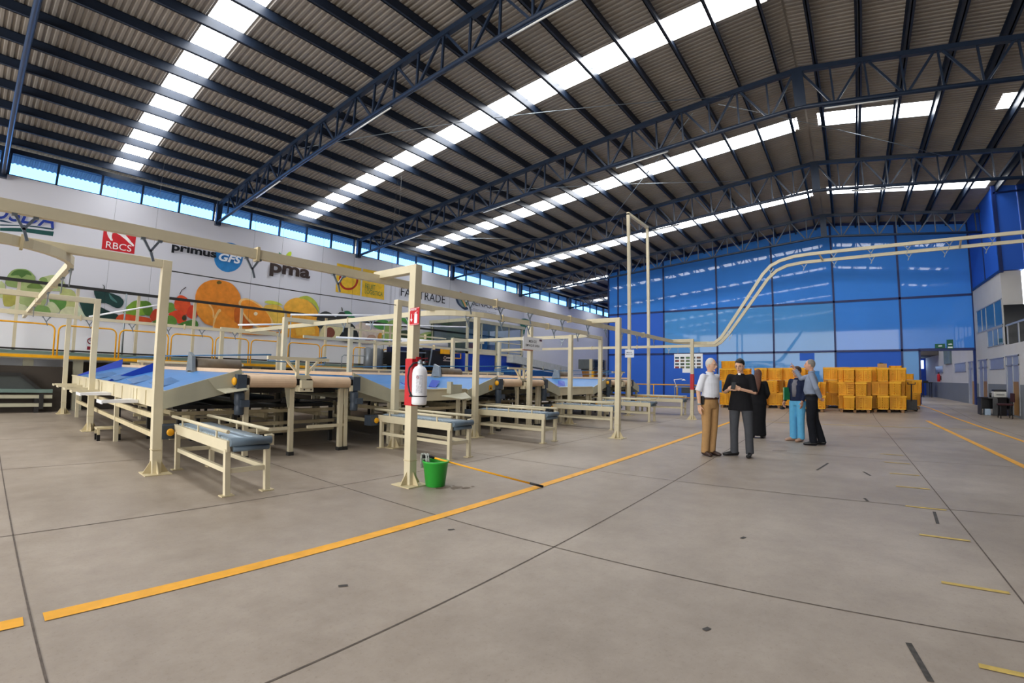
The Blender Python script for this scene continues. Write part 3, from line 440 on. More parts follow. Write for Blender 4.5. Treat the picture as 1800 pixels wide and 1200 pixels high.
('fruit_print','4f8a3c','16.53,3.21 16.59,3.29 16.70,3.35 16.84,3.39 17.00,3.40 17.19,3.39 17.38,3.35 17.61,3.28 17.84,3.17 17.95,3.07 17.86,2.98 17.64,2.90 17.41,2.84 17.18,2.81 16.95,2.80 16.76,2.84 16.63,2.94 16.55,3.09'),
('fruit_print','5d7d3a','16.85,3.82 16.90,3.89 16.99,3.97 17.08,4.02 17.18,4.00 17.29,3.95 17.36,3.89 17.36,3.81 17.32,3.72 17.26,3.66 17.18,3.63 17.08,3.62 16.99,3.63 16.92,3.68 16.86,3.75'),
('fruit_print','4c9a4a','18.68,3.66 18.71,3.75 18.79,3.87 18.91,3.97 19.10,4.02 19.32,4.05 19.46,4.04 19.44,4.01 19.33,3.94 19.22,3.87 19.12,3.80 19.02,3.73 18.92,3.68 18.82,3.65 18.73,3.64'),
('fruit_print','58a04d','18.99,3.60 19.07,3.69 19.23,3.78 19.41,3.85 19.56,3.88 19.72,3.88 19.85,3.85 19.94,3.75 20.01,3.62 19.99,3.51 19.82,3.46 19.58,3.42 19.36,3.42 19.19,3.46 19.04,3.53'),
('fruit_print','ccd08a','18.29,3.26 18.68,3.39 19.24,3.47 19.67,3.45 19.88,3.24 19.95,2.93 19.83,2.69 19.40,2.60 18.80,2.59 18.37,2.66 18.20,2.83 18.17,3.07'),
('fruit_print','2e6f5a','24.60,4.81 24.70,4.95 24.91,5.03 25.19,5.07 25.49,5.05 25.71,5.00 25.82,4.90 25.69,4.78 25.50,4.64 25.36,4.53 25.25,4.39 25.19,4.13 25.13,3.94 25.01,4.09 24.87,4.36 24.70,4.60'),
]
TEXTS=[
('USDA','22398f',-0.22,1.29,5.24,0.47),
('RBCS','f2eeec',2.70,3.43,4.94,0.21),
('primus','15171c',4.65,6.16,5.15,0.35),
('GFS','e9f0f5',6.25,7.08,5.17,0.29),
('pma','3a2c26',8.21,9.96,4.93,0.52),
('FRUIT','2a7a4a',12.72,13.28,5.10,0.24),
('LOGISTICA','2a7a4a',12.72,13.73,4.88,0.20),
('FAIRTRADE','1c1c20',14.81,17.83,5.07,0.42),
('SENASICA','3a3a40',19.98,22.68,5.28,0.35),
('SERVICIO NACIONAL DE SANIDAD,','6a6a72',20.07,22.27,5.05,0.06),
('INOCUIDAD Y CALIDAD AGROALIMENTARIA','6a6a72',19.85,22.17,4.97,0.07),
]
cm = {}
def artmat(c):
    if c not in cm: cm[c] = mat('print_ink_'+c, c, .5, var=.16, scale=5.)
    return cm[c]
lay = 0
for n, c, pts in ART:
    lay += 1; P = [tuple(map(float, q.split(','))) for q in pts.split()]; y = -.002-.0006*lay
    MB().faces([(x, y, z) for x, z in P], [tuple(range(len(P)))]).build(n, artmat(c), ban, normals=False)
for t, c, x0, x1, z, h in TEXTS:
    for j, (tt, f0, f1) in enumerate([(t, 0, 1)] if t.count(' ') < 2 else [(' '.join(t.split(' ')[i:i+2]), i, i+2) for i in range(0, len(t.split(' ')), 2)]):
      x2 = x0+(x1-x0)*(0 if f0 == 0 else len(' '.join(t.split(' ')[:f0]))+1)/len(t) if len(t) > 12 else x0; x3 = x2+(x1-x0)*len(tt)/len(t) if len(t) > 12 else x1
      text_mesh(tt, x3-x2, h, artmat(c), 'lettering', ban, (x2, -.065, z), (math.pi/2, 0, 0), bold=.035 if t in ('primus', 'GFS', 'pma') else (.012 if t == 'USDA' else 0.), shear=.25 if t in ('USDA', 'GFS') else 0.)

# ================================================================ BACK WALL (blue glazed)
def bluemat(name, c, rough, em=0):
    m = mat(name, c, rough, var=.04, scale=.6, spec=.36); return m
bp1 = bluemat('blue_glazed_panel', (70, 140, 228), .03); bp2 = bluemat('blue_glazed_panel_deep', (42, 100, 206), .6); bp3 = bluemat('blue_glazed_panel_light', (84, 152, 216), .04)
mullm = mat('dark_blue_mullion', (14, 38, 96), .4, var=.1)
XB = 27.; YB = [12.74, 12.1, 9.2, 6.14, 3.2, .27, -2.65, -5.64]; ZB = [.0, 2.74, 5.2, None]
core = mat('blue_wall_core', (26, 80, 170), .5)
wb = struct(MB().b(XB+.05, XB+.2, 12.74, -3.42, .1, 9.0).b(XB+.05, XB+.2, -3.42, -5.64, 2.72, 8.6).b(XB+.05, 42, 12.6, 12.74, .1, 8.0).build('wall_back', core))
for j in range(3):
    for i in range(7):
        y0, y1 = YB[i]-.03, YB[i+1]+.03
        z0 = [.2, 2.77, 5.23][j]
        za, zb = (2.71, 2.71) if j == 0 else (5.17, 5.17) if j == 1 else (zr(y0)-.12, zr(y1)-.12)
        if j == 0 and i == 6: y1 = -3.36
        m = bp2 if (j == 0 and i in (0, 1, 2, 5)) or (j == 1 and i in (0, 1)) else bp3 if j == 1 and i in (2, 3, 4) or j == 0 else bp1
        MB().prism([(XB, y0, z0), (XB, y1, z0), (XB, y1, zb), (XB, y0, za)], (.04, 0, 0)).build('glazed_panel', m, wb)
mb = MB(); mb.b(XB-.004, XB, 1.95, 1.25, 2.3, 2.68); mb.build('vent_panel', bp2, wb)
mb = MB()
for y in YB: mb.b(XB-.03, XB+.03, y-.045, y+.045, .15, zr(y)-.1)
mb.b(XB-.03, XB+.03, 12.74, -5.64, 5.15, 5.25).b(XB-.03, XB+.03, 12.74, -5.64, 2.69, 2.79)
mb.bar((XB, 12.74, zr(12.74)-.12), (XB, RID, zr(RID)-.12), .1, .12).bar((XB, RID, zr(RID)-.12), (XB, -5.64, zr(-5.64)-.12), .1, .12)
mb.build('mullion_grid', mullm, wb)
struct(MB().b(XB-.05, XB+.22, -3.42, -3.34, .2, 2.72).b(XB-.05, XB+.22, -5.66, -5.58, .2, 2.72).b(XB-.05, XB+.22, -5.64, -3.34, 2.68, 2.8).build('door_1', mullm))
# room seen through the doorway
mb = MB(); mb.b(42, 42.2, -9, 19, 0, 9.5); struct(mb.build('wall_far', mat('end_wall_blue', (34, 84, 190), .4)))
mb = MB(); mb.b(41.96, 41.99, -5.5, -4.6, 2.15, 2.75); struct(mb.build('window_30', emit('daylit_pane', (.45, .65, 1.), 1.6)))
mb = MB(); mb.b(36.5, 41.9, -4.5, -5.6, 2.9, 4.4); struct(mb.build('trim_2', mat('brown_bulkhead', (96, 90, 84), .7)))

# ================================================================ RIGHT WALL
mb = MB(); mb.b(15, 45, -6.2, -5.64, 1.2, 2.62).b(22.5, 45, -6.3, -5.64, 2.62, 5.36)
wr = struct(mb.build('wall_right', officew))
MB().b(15, 45, -6.2, -5.635, -.05, 1.2).build('dado', greyd, wr)
MB().b(-13, 22.5, -6.6, -6.42, -.02, 8.6).build('dark_side_panel', mat('dark_blue_cladding', (24, 44, 84), .25, var=.1), wr)
mb = MB(); mb.b(22.42, 27, -6.4, -5.66, 5.38, 8.62); mb.build('glazed_panel', bp2, wr)
mb = MB(); mb.b(22.36, 22.48, -5.72, -5.6, 5.3, 8.62).b(22.4, 27, -5.69, -5.61, 5.32, 5.42).b(24.65, 24.72, -5.68, -5.63, 5.4, 8.6).b(22.36, 22.46, -6.42, -5.64, 8.3, 8.36); mb.build('mullion_grid', mullm, wr)
tint = mat('tinted_office_glass', (46, 96, 128), .08, var=.15, scale=1.2, spec=.6)
dglass = mat('dark_glass', (14, 18, 22), .08, var=.2, spec=.5)
pg = mat('frosted_office_pane', (150, 156, 168), .3, var=.08, scale=2)
alu = mat('aluminium_frame', (170, 172, 176), .35, .4)
def win(n, x0, x1, z0, z1, m, posts=(), fr=alu, y=-5.632):
    mb = MB(); t = .035
    mb.b(x0, x1, y-.01, y+.015, z0, z0+t).b(x0, x1, y-.01, y+.015, z1-t, z1).b(x0, x0+t, y-.01, y+.015, z0, z1).b(x1-t, x1, y-.01, y+.015, z0, z1)
    for p in posts: mb.b(p-.02, p+.02, y-.01, y+.015, z0, z1)
    o = struct(mb.build(n, fr)); MB().b(x0+t, x1-t, y-.006, y, z0+t, z1-t).build('pane', m, o); return o
win('window_8', 22.55, 26.5, 3.38, 4.36, tint, (23.6, 24.9, 25.6)); win('window_9', 22.6, 24.85, 2.66, 3.34, tint, (23.3, 24.0))
win('window_10', 22.66, 24.66, 1.76, 2.2, pg); win('window_11', 35.2, 37.9, 1.76, 2.2, pg); win('window_12', 29.1, 31.75, 1.75, 2.22, pg)
wood = mat('door_veneer', (150, 112, 66), .5, var=.12, scale=4)
def door(n, x0, x1, base):
    mb = MB(); y = -5.632; mb.b(x0, x0+.06, y-.01, y+.02, base, 2.22).b(x1-.06, x1, y-.01, y+.02, base, 2.22).b(x0, x1, y-.01, y+.02, 2.17, 2.22).b((x0+x1)/2-.04, (x0+x1)/2+.04, y-.01, y+.02, base, 2.2).b(x0, x1, y-.01, y+.02, 1.85, 1.9)
    o = struct(mb.build(n, alu)); MB().b(x0+.06, x1-.06, y-.006, y, 1.25, 2.17).build('pane', pg, o); MB().b(x0+.06, (x0+x1)/2-.04, y-.006, y+.004, base, 1.3).build('door_leaf', wood, o); MB().b((x0+x1)/2+.04, x1-.06, y-.006, y, base, 1.25).build('pane', pg, o)
door('door_2', 25.05, 26.5, .25); door('door_3', 20.9, 22.4, .15); door('door_4', 27.2, 28.5, .25)
MB().b(32.5, 34.4, -5.64, -5.55, 2.25, 3.1).build('notice_panel', mat('grey_green_panel', (120, 136, 130), .5), wr)
MB().b(22.45, 22.5, -6.4, -5.66, 2.66, 4.1).build('terrace_glazing', dglass, wr)
mb = MB(); mb.b(16, 22.45, -5.72, -5.68, 3.3, 3.36)
for x in (16.5, 18, 19.5, 21, 22.3): mb.b(x, x+.04, -5.72, -5.68, 2.6, 3.3)
mb.build('terrace_handrail', alu, wr)
struct(MB().b(-13.2, -13, -6.6, 18.1, -.02, 9.4).build('wall_front', whitew))
struct(MB().b(-12.98, -12.95, -6.3, 17.6, .6, 7.2).build('window_31', emit('daylit_front_glazing', (1., .99, .97), 3.1)))
V3 = Vector
# ================================================================ STEEL POSTS
def post(x, y, h, label, w=.11, arm=None, plate=True, z0=0., group='cream posts of the overhead rail frame', wire=False):
    "base plate and four gussets, a square shaft, and an arm (dx, dy) at the top"
    t = thing('steel_post', label, 'post', (x, y, z0), 0, group)
    MB().b(-w/2, w/2, -w/2, w/2, 0, h).build('shaft', cream, t, bevel=.004)
    if plate:
        MB().b(-.16, .16, -.16, .16, 0, .012).build('base_plate', creamd, t)
        for dx, dy in ((1, 0), (-1, 0), (0, 1), (0, -1)):
            s = Vector((-dy, dx, 0))*.005; a = Vector((dx, dy, 0))
            MB().prism([a*w/2-s+Vector((0, 0, .012)), a*.155-s+Vector((0, 0, .012)), a*w/2-s+Vector((0, 0, .17))], s*2).build('gusset', creamd, t)
        MB().b(-w/2-.006, w/2+.006, -w/2-.006, w/2+.006, .3, .31).build('collar', creamd, t)
    if arm:
        p = Vector((0, 0, h-.05)); q = p+Vector((arm[0], arm[1], 0))
        MB().bar(p+(q-p).normalized()*w/2, q, .1, .1).build('arm', cream, t, bevel=.004)
    return t
pf = post(3.905, 4.43, 2.7, 'cream steel post carrying the fire extinguisher, nearest the camera', arm=(0, .8))
post(9.92, 4.44, 2.7, 'second cream post from the camera in the row along the yellow line', arm=(0, .8))
p3 = post(15.95, 4.46, 2.66, 'cream post with a red band, beside the man in the white shirt', w=.1, arm=(0, .8))
MB().b(-.056, .056, -.056, .056, .98, 1.5).build('red_band', red, p3)
post(1.75, 6.87, 2.7, 'tall cream post in front of the blue chute, nearest one on the left', arm=(-4.2, 0))
post(5.65, 6.87, 2.7, 'cream post half hidden behind the extinguisher post', arm=(1.95, 0))
post(7.88, 6.87, 2.62, 'cream post at the bend of the overhead rail, right of the extinguisher')
p4 = post(9.95, 6.87, 2.62, 'cream post wearing the wide white station sign')
post(11.98, 6.85, 2.56, 'cream post in front of the third blue chute')
post(13.93, 6.86, 2.66, 'cream post at the right end of the overhead rail, before the third conveyor pair', arm=(-1.4, 0))
post(1.75, 11.84, 2.66, 'cream post beside the white trays on the left', arm=(-3.6, 0))
post(1.72, 15.95, 2.62, 'cream post farthest back on the left, near the yellow railing', arm=(-3.0, 0))
post(5.7, 11.3, 2.66, 'cream post behind the first conveyor pair, its beam running right', arm=(1.9, 0))
post(7.68, 11.35, 2.6, 'cream post rising behind the first bracket frame')
post(5.75, 15.6, 2.62, 'cream post behind the orange print on the banner', arm=(1.8, 0))
post(7.75, 15.75, 2.6, 'cream post in front of the mango print on the banner')
post(11.85, 11.4, 2.6, 'cream post before the black machine', arm=(1.6, 0))
post(11.9, 15.8, 2.6, 'cream post below the ginger print on the banner', arm=(1.6, 0))
post(14.3, 11.3, 2.62, 'cream post in front of the blue booth')
post(16.84, 15.2, 2.6, 'cream post at the left corner of the blue booth', w=.09)
# tall portal
pt = thing('portal_frame', 'tall cream portal frame rising towards the roof before the blue wall', 'frame', (0, 0, 0))
for x in (16.08, 18.03): MB().b(x-.05, x+.05, 6.72, 6.82, 0, 7.4).build('leg', cream, pt)
MB().b(16.03, 18.08, 6.72, 6.82, 7.35, 7.45).build('top_bar', cream, pt)
for x in (16.08, 18.03): MB().b(x-.16, x+.16, 6.61, 6.93, 0, .015).prism([(x+.05, 6.765, .015), (x+.16, 6.765, .015), (x+.05, 6.765, .17)], (0, .01, 0)).prism([(x-.05, 6.765, .015), (x-.16, 6.765, .015), (x-.05, 6.765, .17)], (0, .01, 0)).build('base_plate', creamd, pt)

# ================================================================ OVERHEAD RAILS
def arc(c, r, a0, a1, z, n=8): return [(c[0]+r*math.cos(math.radians(a0+(a1-a0)*i/n)), c[1]+r*math.sin(math.radians(a0+(a1-a0)*i/n)), z) for i in range(n+1)]
def rail(pts, label, ties=(), w=.07, h=.1):
    t = thing('overhead_rail', label, 'rail', (0, 0, 0), 0, 'overhead conveyor rails')
    mb = MB(); P = [Vector(p) for p in pts]; up = Vector((0, 0, 1)); R = []
    for i, p in enumerate(P):
        d = ((P[min(i+1, len(P)-1)]-p).normalized() if i < len(P)-1 else Vector())+((p-P[i-1]).normalized() if i else Vector()); d.normalize()
        s = d.cross(up); s = s.normalized() if s.length > .05 else Vector((1, 0, 0)); u = s.cross(d).normalized()
        R.append([mb.bm.verts.new(p+a*s*w/2+b*u*h/2) for a, b in ((-1, -1), (1, -1), (1, 1), (-1, 1))])
    for A, B in zip(R, R[1:]):
        for k in range(4): mb.bm.faces.new((A[k], A[(k+1) % 4], B[(k+1) % 4], B[k]))
    mb.bm.faces.new(R[0]); mb.bm.faces.new(R[-1][::-1])
    mb.build('rail_beam', cream, t)
    for q in ties: MB().c(q[0], q[1], q[2], *(q[3] if len(q) > 3 else (.03, .1, .15))).build('joint_clamp', creamd, t)
    return t
ZR = 2.56
rail([(-3.2, 5.13, ZR+.035), (16.0, 5.13, ZR+.035)]+arc((16.0, 4.03), 1.1, 90, 0, ZR+.035)[1:]+[(17.1, 3.98, 2.6), (17.1, 3.75, 2.78), (17.1, 3.5, 3.14), (17.1, 2.32, 4.86), (17.1, 2.05, 5.13), (17.1, 1.75, 5.27), (17.1, 1.3, 5.37), (17.1, .8, 5.4), (17.1, -5.6, 5.47)],
     'nearest overhead rail, running along the yellow line then climbing to the upper right', ties=[(2.2, 5.13, ZR+.035), (6.35, 5.13, ZR+.035), (8.9, 5.13, ZR+.035), (13.2, 5.13, ZR+.035)])
rail([(17.9, 14., ZR), (17.9, 4.15, ZR), (17.9, 3.95, 2.66), (17.9, 3.65, 2.98), (17.9, 2.25, 4.86), (17.9, 1.95, 5.12), (17.9, 1.6, 5.26), (17.9, 1.1, 5.32), (17.9, -5.6, 5.4)],
     'farther overhead rail of the climbing pair before the blue wall', ties=[(17.9, 9.2, ZR, (.1, .03, .15)), (17.9, 7.2, ZR, (.1, .03, .15))])
for y, z in ((.55, 5.38), (-3.4, 5.4)):
    tag(MB().bar((17.1, y, z+.03), (17.9, y-.1, z-.05), .05, .05).build('cross_tie', cream), 'short cream tie between the two upper rails, %s one' % ('left' if y > 0 else 'right'), 'rail tie', 'ties between the upper rails')
rail([(-3.4, 6.3, ZR), (-.3, 6.3, ZR)]+arc((-.3, 7.35), 1.05, -90, 0, ZR)[1:]+[(.77, 17.2, ZR)], 'curved overhead rail at the left edge that turns away towards the banner', ties=[(.2, 6.42, ZR), (.77, 9.4, ZR, (.1, .03, .15)), (.77, 12.4, ZR, (.1, .03, .15))])
rail([(6.5, 16.6, ZR), (6.5, 7.2, ZR)]+arc((7.5, 7.2), 1.0, 180, 270, ZR)[1:]+[(11.6, 6.2, ZR)]+arc((11.6, 7.2), 1.0, -90, 0, ZR)[1:]+[(12.6, 16.6, ZR)], 'U shaped overhead rail looping round the second conveyor line', ties=[(6.5, 7.9, ZR, (.1, .03, .15)), (6.5, 9.7, ZR, (.1, .03, .15)), (9.7, 6.2, ZR), (7.9, 6.2, ZR)])
rail([(-3, 15.2, 2.5), (7.7, 15.2, 2.5)], 'rear overhead rail along the foot of the fruit print', ties=[(1.9, 15.2, 2.5), (4.5, 15.2, 2.5)], w=.05, h=.08)
rail([(6.3, 11.45, 2.23), (14.4, 11.45, 2.23)], 'rear overhead rail in front of the blue booth', ties=[(8.6, 11.45, 2.23), (11.0, 11.45, 2.23)], w=.05, h=.07)
rail([(8.2, 12.1, 2.62), (12.2, 12.1, 2.62)], 'short thin rail before the ginger print', ties=[(9.4, 12.1, 2.62), (11.2, 12.1, 2.62)], w=.04, h=.05)
# hooks: galvanised Y trolleys under the rails
HK = [('nearest rail', ZR+.035, 'x', [(.16, 5.13), (1.15, 5.13), (2.16, 5.13), (3.25, 5.13), (5.7, 5.13), (6.5, 5.13), (7.4, 5.13), (8.6, 5.13), (9.75, 5.13), (10.7, 5.13), (11.7, 5.13), (12.75, 5.13), (14.1, 5.13)]),
      ('U shaped rail', ZR, 'x', [(6.5, 13.2), (6.5, 9.9), (6.5, 8.8), (6.5, 7.55), (7.0, 6.35), (7.9, 6.2), (8.9, 6.2), (10.0, 6.2), (11.2, 6.2), (12.6, 7.5)]),
      ('left curved rail', ZR, 'y', [(.77, 7.45), (.77, 8.3), (.77, 10.3), (.77, 13.4)]),
      ('rear rail', 2.5, 'x', [(1.15, 15.2), (2.1, 15.2), (3.12, 15.2), (4.06, 15.2), (5.0, 15.2), (6.0, 15.2)]),
      ('farther climbing rail', ZR, 'y', [(17.9, 7.6), (17.9, 5.9), (17.9, 5.05)])]
UP = [('nearer upper rail', 17.1, [(3.5, 3.08), (2.05, 5.08), (.1, 5.4), (-.97, 5.41), (-1.99, 5.42), (-3.09, 5.43), (-4.18, 5.45)]), ('farther upper rail', 17.9, [(3.62, 2.98), (1.05, 5.3), (.1, 5.32), (-1.03, 5.34), (-2.1, 5.35), (-3.1, 5.36), (-4.2, 5.37)])]
def hook_mesh():
    mb = MB(); mb.bar((-.075, 0, -.05), (0, 0, -.17), .022, .014, up=(0, 1, 0)).bar((.075, 0, -.05), (0, 0, -.17), .022, .014, up=(0, 1, 0)).bar((0, 0, -.16), (.035, 0, -.26), .024, .014, up=(0, 1, 0)).b(-.095, -.055, -.02, .02, -.07, -.045).b(.055, .095, -.02, .02, -.07, -.045)
    return mb
hk0 = None
def hook(x, y, z, rz, label):
    global hk0
    if hk0 is None: o = hk0 = hook_mesh().build('trolley_hook', galv)
    else: o = hk0.copy(); COL.objects.link(o)
    o.location = (x, y, z); o.rotation_euler = (0, 0, rz); tag(o, label, 'hook', 'trolley hooks under the overhead rails')
for nm, z, ax, L in HK:
    for i, (x, y) in enumerate(L):
        hook(x, y, z, 0 if ax == 'x' and not (nm[0] == 'U' and y > 7) else math.pi/2, 'grey forked trolley hook under the %s, %s from the %s end' % (nm, ORD[i], 'near' if nm[0] != 'U' else 'banner'))
for nm, x, L in UP:
    for i, (y, z) in enumerate(L): hook(x, y, z, math.pi/2, 'pale trolley hook under the %s, %s from the left' % (nm, ORD[i]))

# ================================================================ PACKING LINES
beige = mat('beige_shield', (204, 190, 160), .5, var=.1)
browncover = mat('brown_roller_cover', (104, 92, 76), .5, var=.2, scale=8)
mesh_g = mat('grey_guard_mesh', (150, 146, 140), .6, var=.15, scale=30)
NL = ['first', 'second', 'third']
def belt_conveyor(x0, x1, k, lr):
    t = thing('belt_conveyor', 'tan belt conveyor with a roller end, %s belt of the %s pair from the left' % (lr, NL[k]), 'conveyor', (6.1*k, 0, 0), 0, 'tan belt conveyors')
    ye, yb, z = 7.05, 13.9, 1.17
    P = [(yb, 1.26), (ye+.09, 1.26)]+[(ye+.09-.09*math.sin(math.radians(a)), z+.09*math.cos(math.radians(a))) for a in range(20, 180, 20)]+[(ye+.09, 1.08), (yb, 1.08)]
    MB().prism([(x0, y, zz) for y, zz in P], (x1-x0, 0, 0)).build('belt', beltm, t)
    MB().b(x0-.05, x0-.012, ye+.25, yb, 1.06, 1.24).build('side_frame', gcream, t); MB().b(x1+.012, x1+.05, ye+.25, yb, 1.06, 1.24).build('side_frame', gcream, t)
    MB().b(x0, x1, ye+.5, yb, .98, 1.05).build('return_tray', dark, t)
    xl = (x0-.07) if lr == 'left' else (x1+.01)
    for y in (7.22, 9.6, 12.2):
        for xx in ((x0-.03, x1-.03) if lr == 'left' else (x1-.13, x1-.03)):
            l = MB().b(xx, xx+.07, y-.035, y+.035, .02, 1.06).build('leg', cream, t)
            MB().b(xx-.01, xx+.08, y-.045, y+.045, 0, .06).build('foot', dark, l)
        MB().b(x0, x1, y-.02, y+.02, .41, .46).build('cross_bar', cream, t)
    MB().cyl((x0-.1, 7.3, .86), (x1+.12, 7.3, .88), .022, 8).c(x1-.05, 7.28, .87, .16, .06, .07).build('conduit', dark, t)
    if lr == 'left':
        for z in (.62, .4, .25):
            for y in (8.3, 10.7): MB().b(x0-.75, x1+1.5, y, y+.04, z-.03, z+.03).build('lower_rail', creamd, t)
        MB().b(x0-.7, x1+1.5, 8.35, 12.9, .68, .74).build('lower_tray', dark, t)
        for xx in (x0-.6, x0+.3, x1+.6, x1+1.45):
            for y in (8.36, 10.2, 12.8): MB().b(xx-.03, xx+.03, y-.03, y+.03, 0, .68).build('lower_leg', dark, t)
        for xx in (x0-.4, x0+.85, x1+1.2): MB().b(xx-.03, xx+.03, 8.35, 12.9, .5, .58).build('lower_rail', creamd, t)
    # flared bracket under the roller
    MB().prism([(x1-.12, 7.2, 1.08), (x1+.06, 7.2, 1.08), (x1+.02, 7.2, .86), (x1-.06, 7.2, .76)], (0, .02, 0)).build('bracket', gcream, t)
    s = -1 if lr == 'left' else 1; xm = x0-.13 if lr == 'left' else x1+.13
    for e, q in ((x0, -1), (x1, 1)):
        MB().c(e+q*.045, 7.13, 1.17, .06, .1, .1).build('bearing', black, t); MB().c(e+q*.035, 7.1, 1.07, .04, .06, .1).build('bearing_plate', cream, t)
    g = MB().b(xm-.07, xm+.07, 7.06, 7.2, 1.03, 1.27).build('gear_motor', motor, t)
    MB().lathe([(.06, .68), (.07, .7), (.07, .8), (.062, .82), (.075, .85), (.075, .98), (.06, 1.03)], xm, 7.14, 0, 14).b(xm-.02, xm+.11, 7.02, 7.1, .8, .9).build('motor_body', motor, g)
    if (k == 0 and lr == 'left') or lr == 'left': MB().ball((xm-.09, 7.12, 1.17), (.035, .06, .06), 12, 8).build('shaft_cap', yellow, g)
    return t
def chute(k, side):
    "sloped blue plastic chute with a cream end panel; side -1 = left of its belts"
    t = thing('sorting_chute', 'blue sloped chute with cream end panel, %s of the %s belt pair' % ('left' if side < 0 else 'right', NL[k]), 'chute', (6.1*k, 0, 0), 0, 'blue sorting chutes')
    xo, xi = (1.9, 2.95) if side < 0 else (5.88, 4.95); zo, zi = 1.02, 1.34; ya, yb = 7.2, (15.9 if k == 0 and side < 0 else 13.8)
    MB().prism([(xo, ya, zo-.03), (xi, ya, zi-.05), (xi, ya, zi-.09), (xo, ya, zo-.07)], (0, yb-ya, 0)).build('chute_bed', blue, t)
    MB().prism([(xo, ya-.02, zo), (xi, ya-.02, zi), (xi, ya-.02, zi-.3), (xo, ya-.02, zo-.24)], (0, .02, 0)).build('end_panel', gcream, t)
    MB().bar((xi, ya, zi-.02), (xi, yb, zi-.02), .03, .06).build('inner_rail', beltm, t)
    nd = 4
    for i in range(nd):
        y = 8.3+1.55*i
        if side < 0 and k == 0:
            if i in (1, 3): MB().prism([(xo+.03, 11.35 if i == 1 else 15.6, zo), (xi, 11.2 if i == 1 else 15.2, zi+.16), (xi, 11.2 if i == 1 else 15.2, zi-.05), (xo+.03, 11.35 if i == 1 else 15.6, zo-.03)], (0, .03, 0)).build('divider', dblue, t)
            MB().prism([(xo+.12, y-.4, zo+.02), (xo+.5, y-.15, zo+.1), (xo+.42, y+.1, zo+.16), (xo+.05, y-.12, zo+.08)], (.005, .005, .006)).build('flap', mat('slate_blue_flap', (62, 108, 158), .4), t)
        elif i < 3: MB().prism([(xo-side*.08, y, zo+.0), (xo-side*.45, y+.25, zo+.16), (xo-side*.42, y+.5, zo+.18), (xo-side*.1, y+.28, zo+.02)], (0, .005, .012)).build('flap', dblue if i == 0 else blue, t)
    # outer rail, legs and stringers
    MB().b(xo-.015, xo+.015, ya, 15.95 if (k == 0 and side < 0) else yb, .78, 1.02).b(xo-.03, xo+.03, ya, 15.95 if (k == 0 and side < 0) else yb, 1.0, 1.03).build('outer_rail', cream, t)
    ys = (7.3, 10.1, 12.7, 14.9) if side < 0 and k == 0 else (7.3, 9.9, 12.5)
    for y in ys:
        MB().b(xo-.035, xo+.035, y-.035, y+.035, .0, .78).build('leg', cream, t)
    for z in (.66, .40): MB().b(xo-.025, xo+.025, ya+.1, ys[-1], z-.035, z+.035).build('stringer', creamd, t)
    if k == 0 and side < 0:
        for y in (8.0, 8.55, 8.75, 8.9, 9.6, 10.3, 11.5, 12.4, 13.5, 14.5): MB().b(xo-.03, xo-.015, y, y+.16, .79, 1.0).build('stiffener', cream, t)
        # folded shield hanging at the front corner
        MB().prism([(2.48, 7.17, 1.19), (2.96, 7.17, 1.34), (2.97, 7.17, 1.12), (2.6, 7.17, 1.04)], (0, -.01, 0)).prism([(2.6, 7.17, 1.05), (2.98, 7.17, 1.09), (3.0, 6.98, 1.05), (2.66, 6.95, 1.0)], (0, 0, .01)).build('deflector', gcream, t)
        for i, (y, wd) in enumerate(((15.0, .3), (14.05, .35), (12.7, .4), (11.65, .35), (10.55, .55), (8.45, .42))):
            MB().prism([(1.88, y, .83), (1.4, y, .80), (1.4, y, .785), (1.88, y, .8)], (0, wd, 0)).b(1.4, 1.88, y-.012, y, .785, .835).b(1.385, 1.4, y-.012, y+wd, .77, .82).build('packing_tray', whitep if i > 3 else cream, t)
    return t
def bed(k):
    "flat blue bed between two belt pairs"
    t = thing('collecting_bed', 'flat blue collecting bed with cream front apron, between the %s and %s belt pairs' % (NL[k], NL[k+1]), 'chute', (6.1*k, 0, 0), 0, 'blue collecting beds')
    MB().prism([(5.93, 7.26, 1.0), (5.93, 13.8, 1.16), (5.93, 13.8, 1.13), (5.93, 7.26, .97)], (2.02, 0, 0)).build('bed_sheet', blue, t)
    MB().b(5.92, 7.97, 7.22, 7.25, .8, 1.03).b(5.92, 7.97, 7.2, 7.27, 1.02, 1.045).build('front_apron', cream, t)
    for x in (6.1, 7.8):
        for y in (7.3, 10.4, 13.2): MB().b(x-.035, x+.035, y-.035, y+.035, 0, .97-(0 if y < 8 else -.06)).build('leg', cream, t)
    for z in (.62, .38): MB().b(6.0, 7.9, 7.4, 7.45, z-.03, z+.03).build('stringer', creamd, t)
    MB().prism([(7.2, 8.1, 1.02), (7.45, 8.1, 1.05), (7.5, 8.5, 1.13), (7.15, 8.5, 1.13)], (0, 0, .012)).build('flap', dblue, t)
    if k == 0: MB().b(7.25, 7.31, 7.0, 7.12, .95, 1.2).b(7.31, 7.62, 7.03, 7.12, .93, 1.14).prism([(6.98, 7.0, .9), (7.7, 7.0, .96), (7.62, 6.75, .86), (7.3, 6.72, .84)], (0, 0, .012)).build('deflector', gcream, t)
    return t
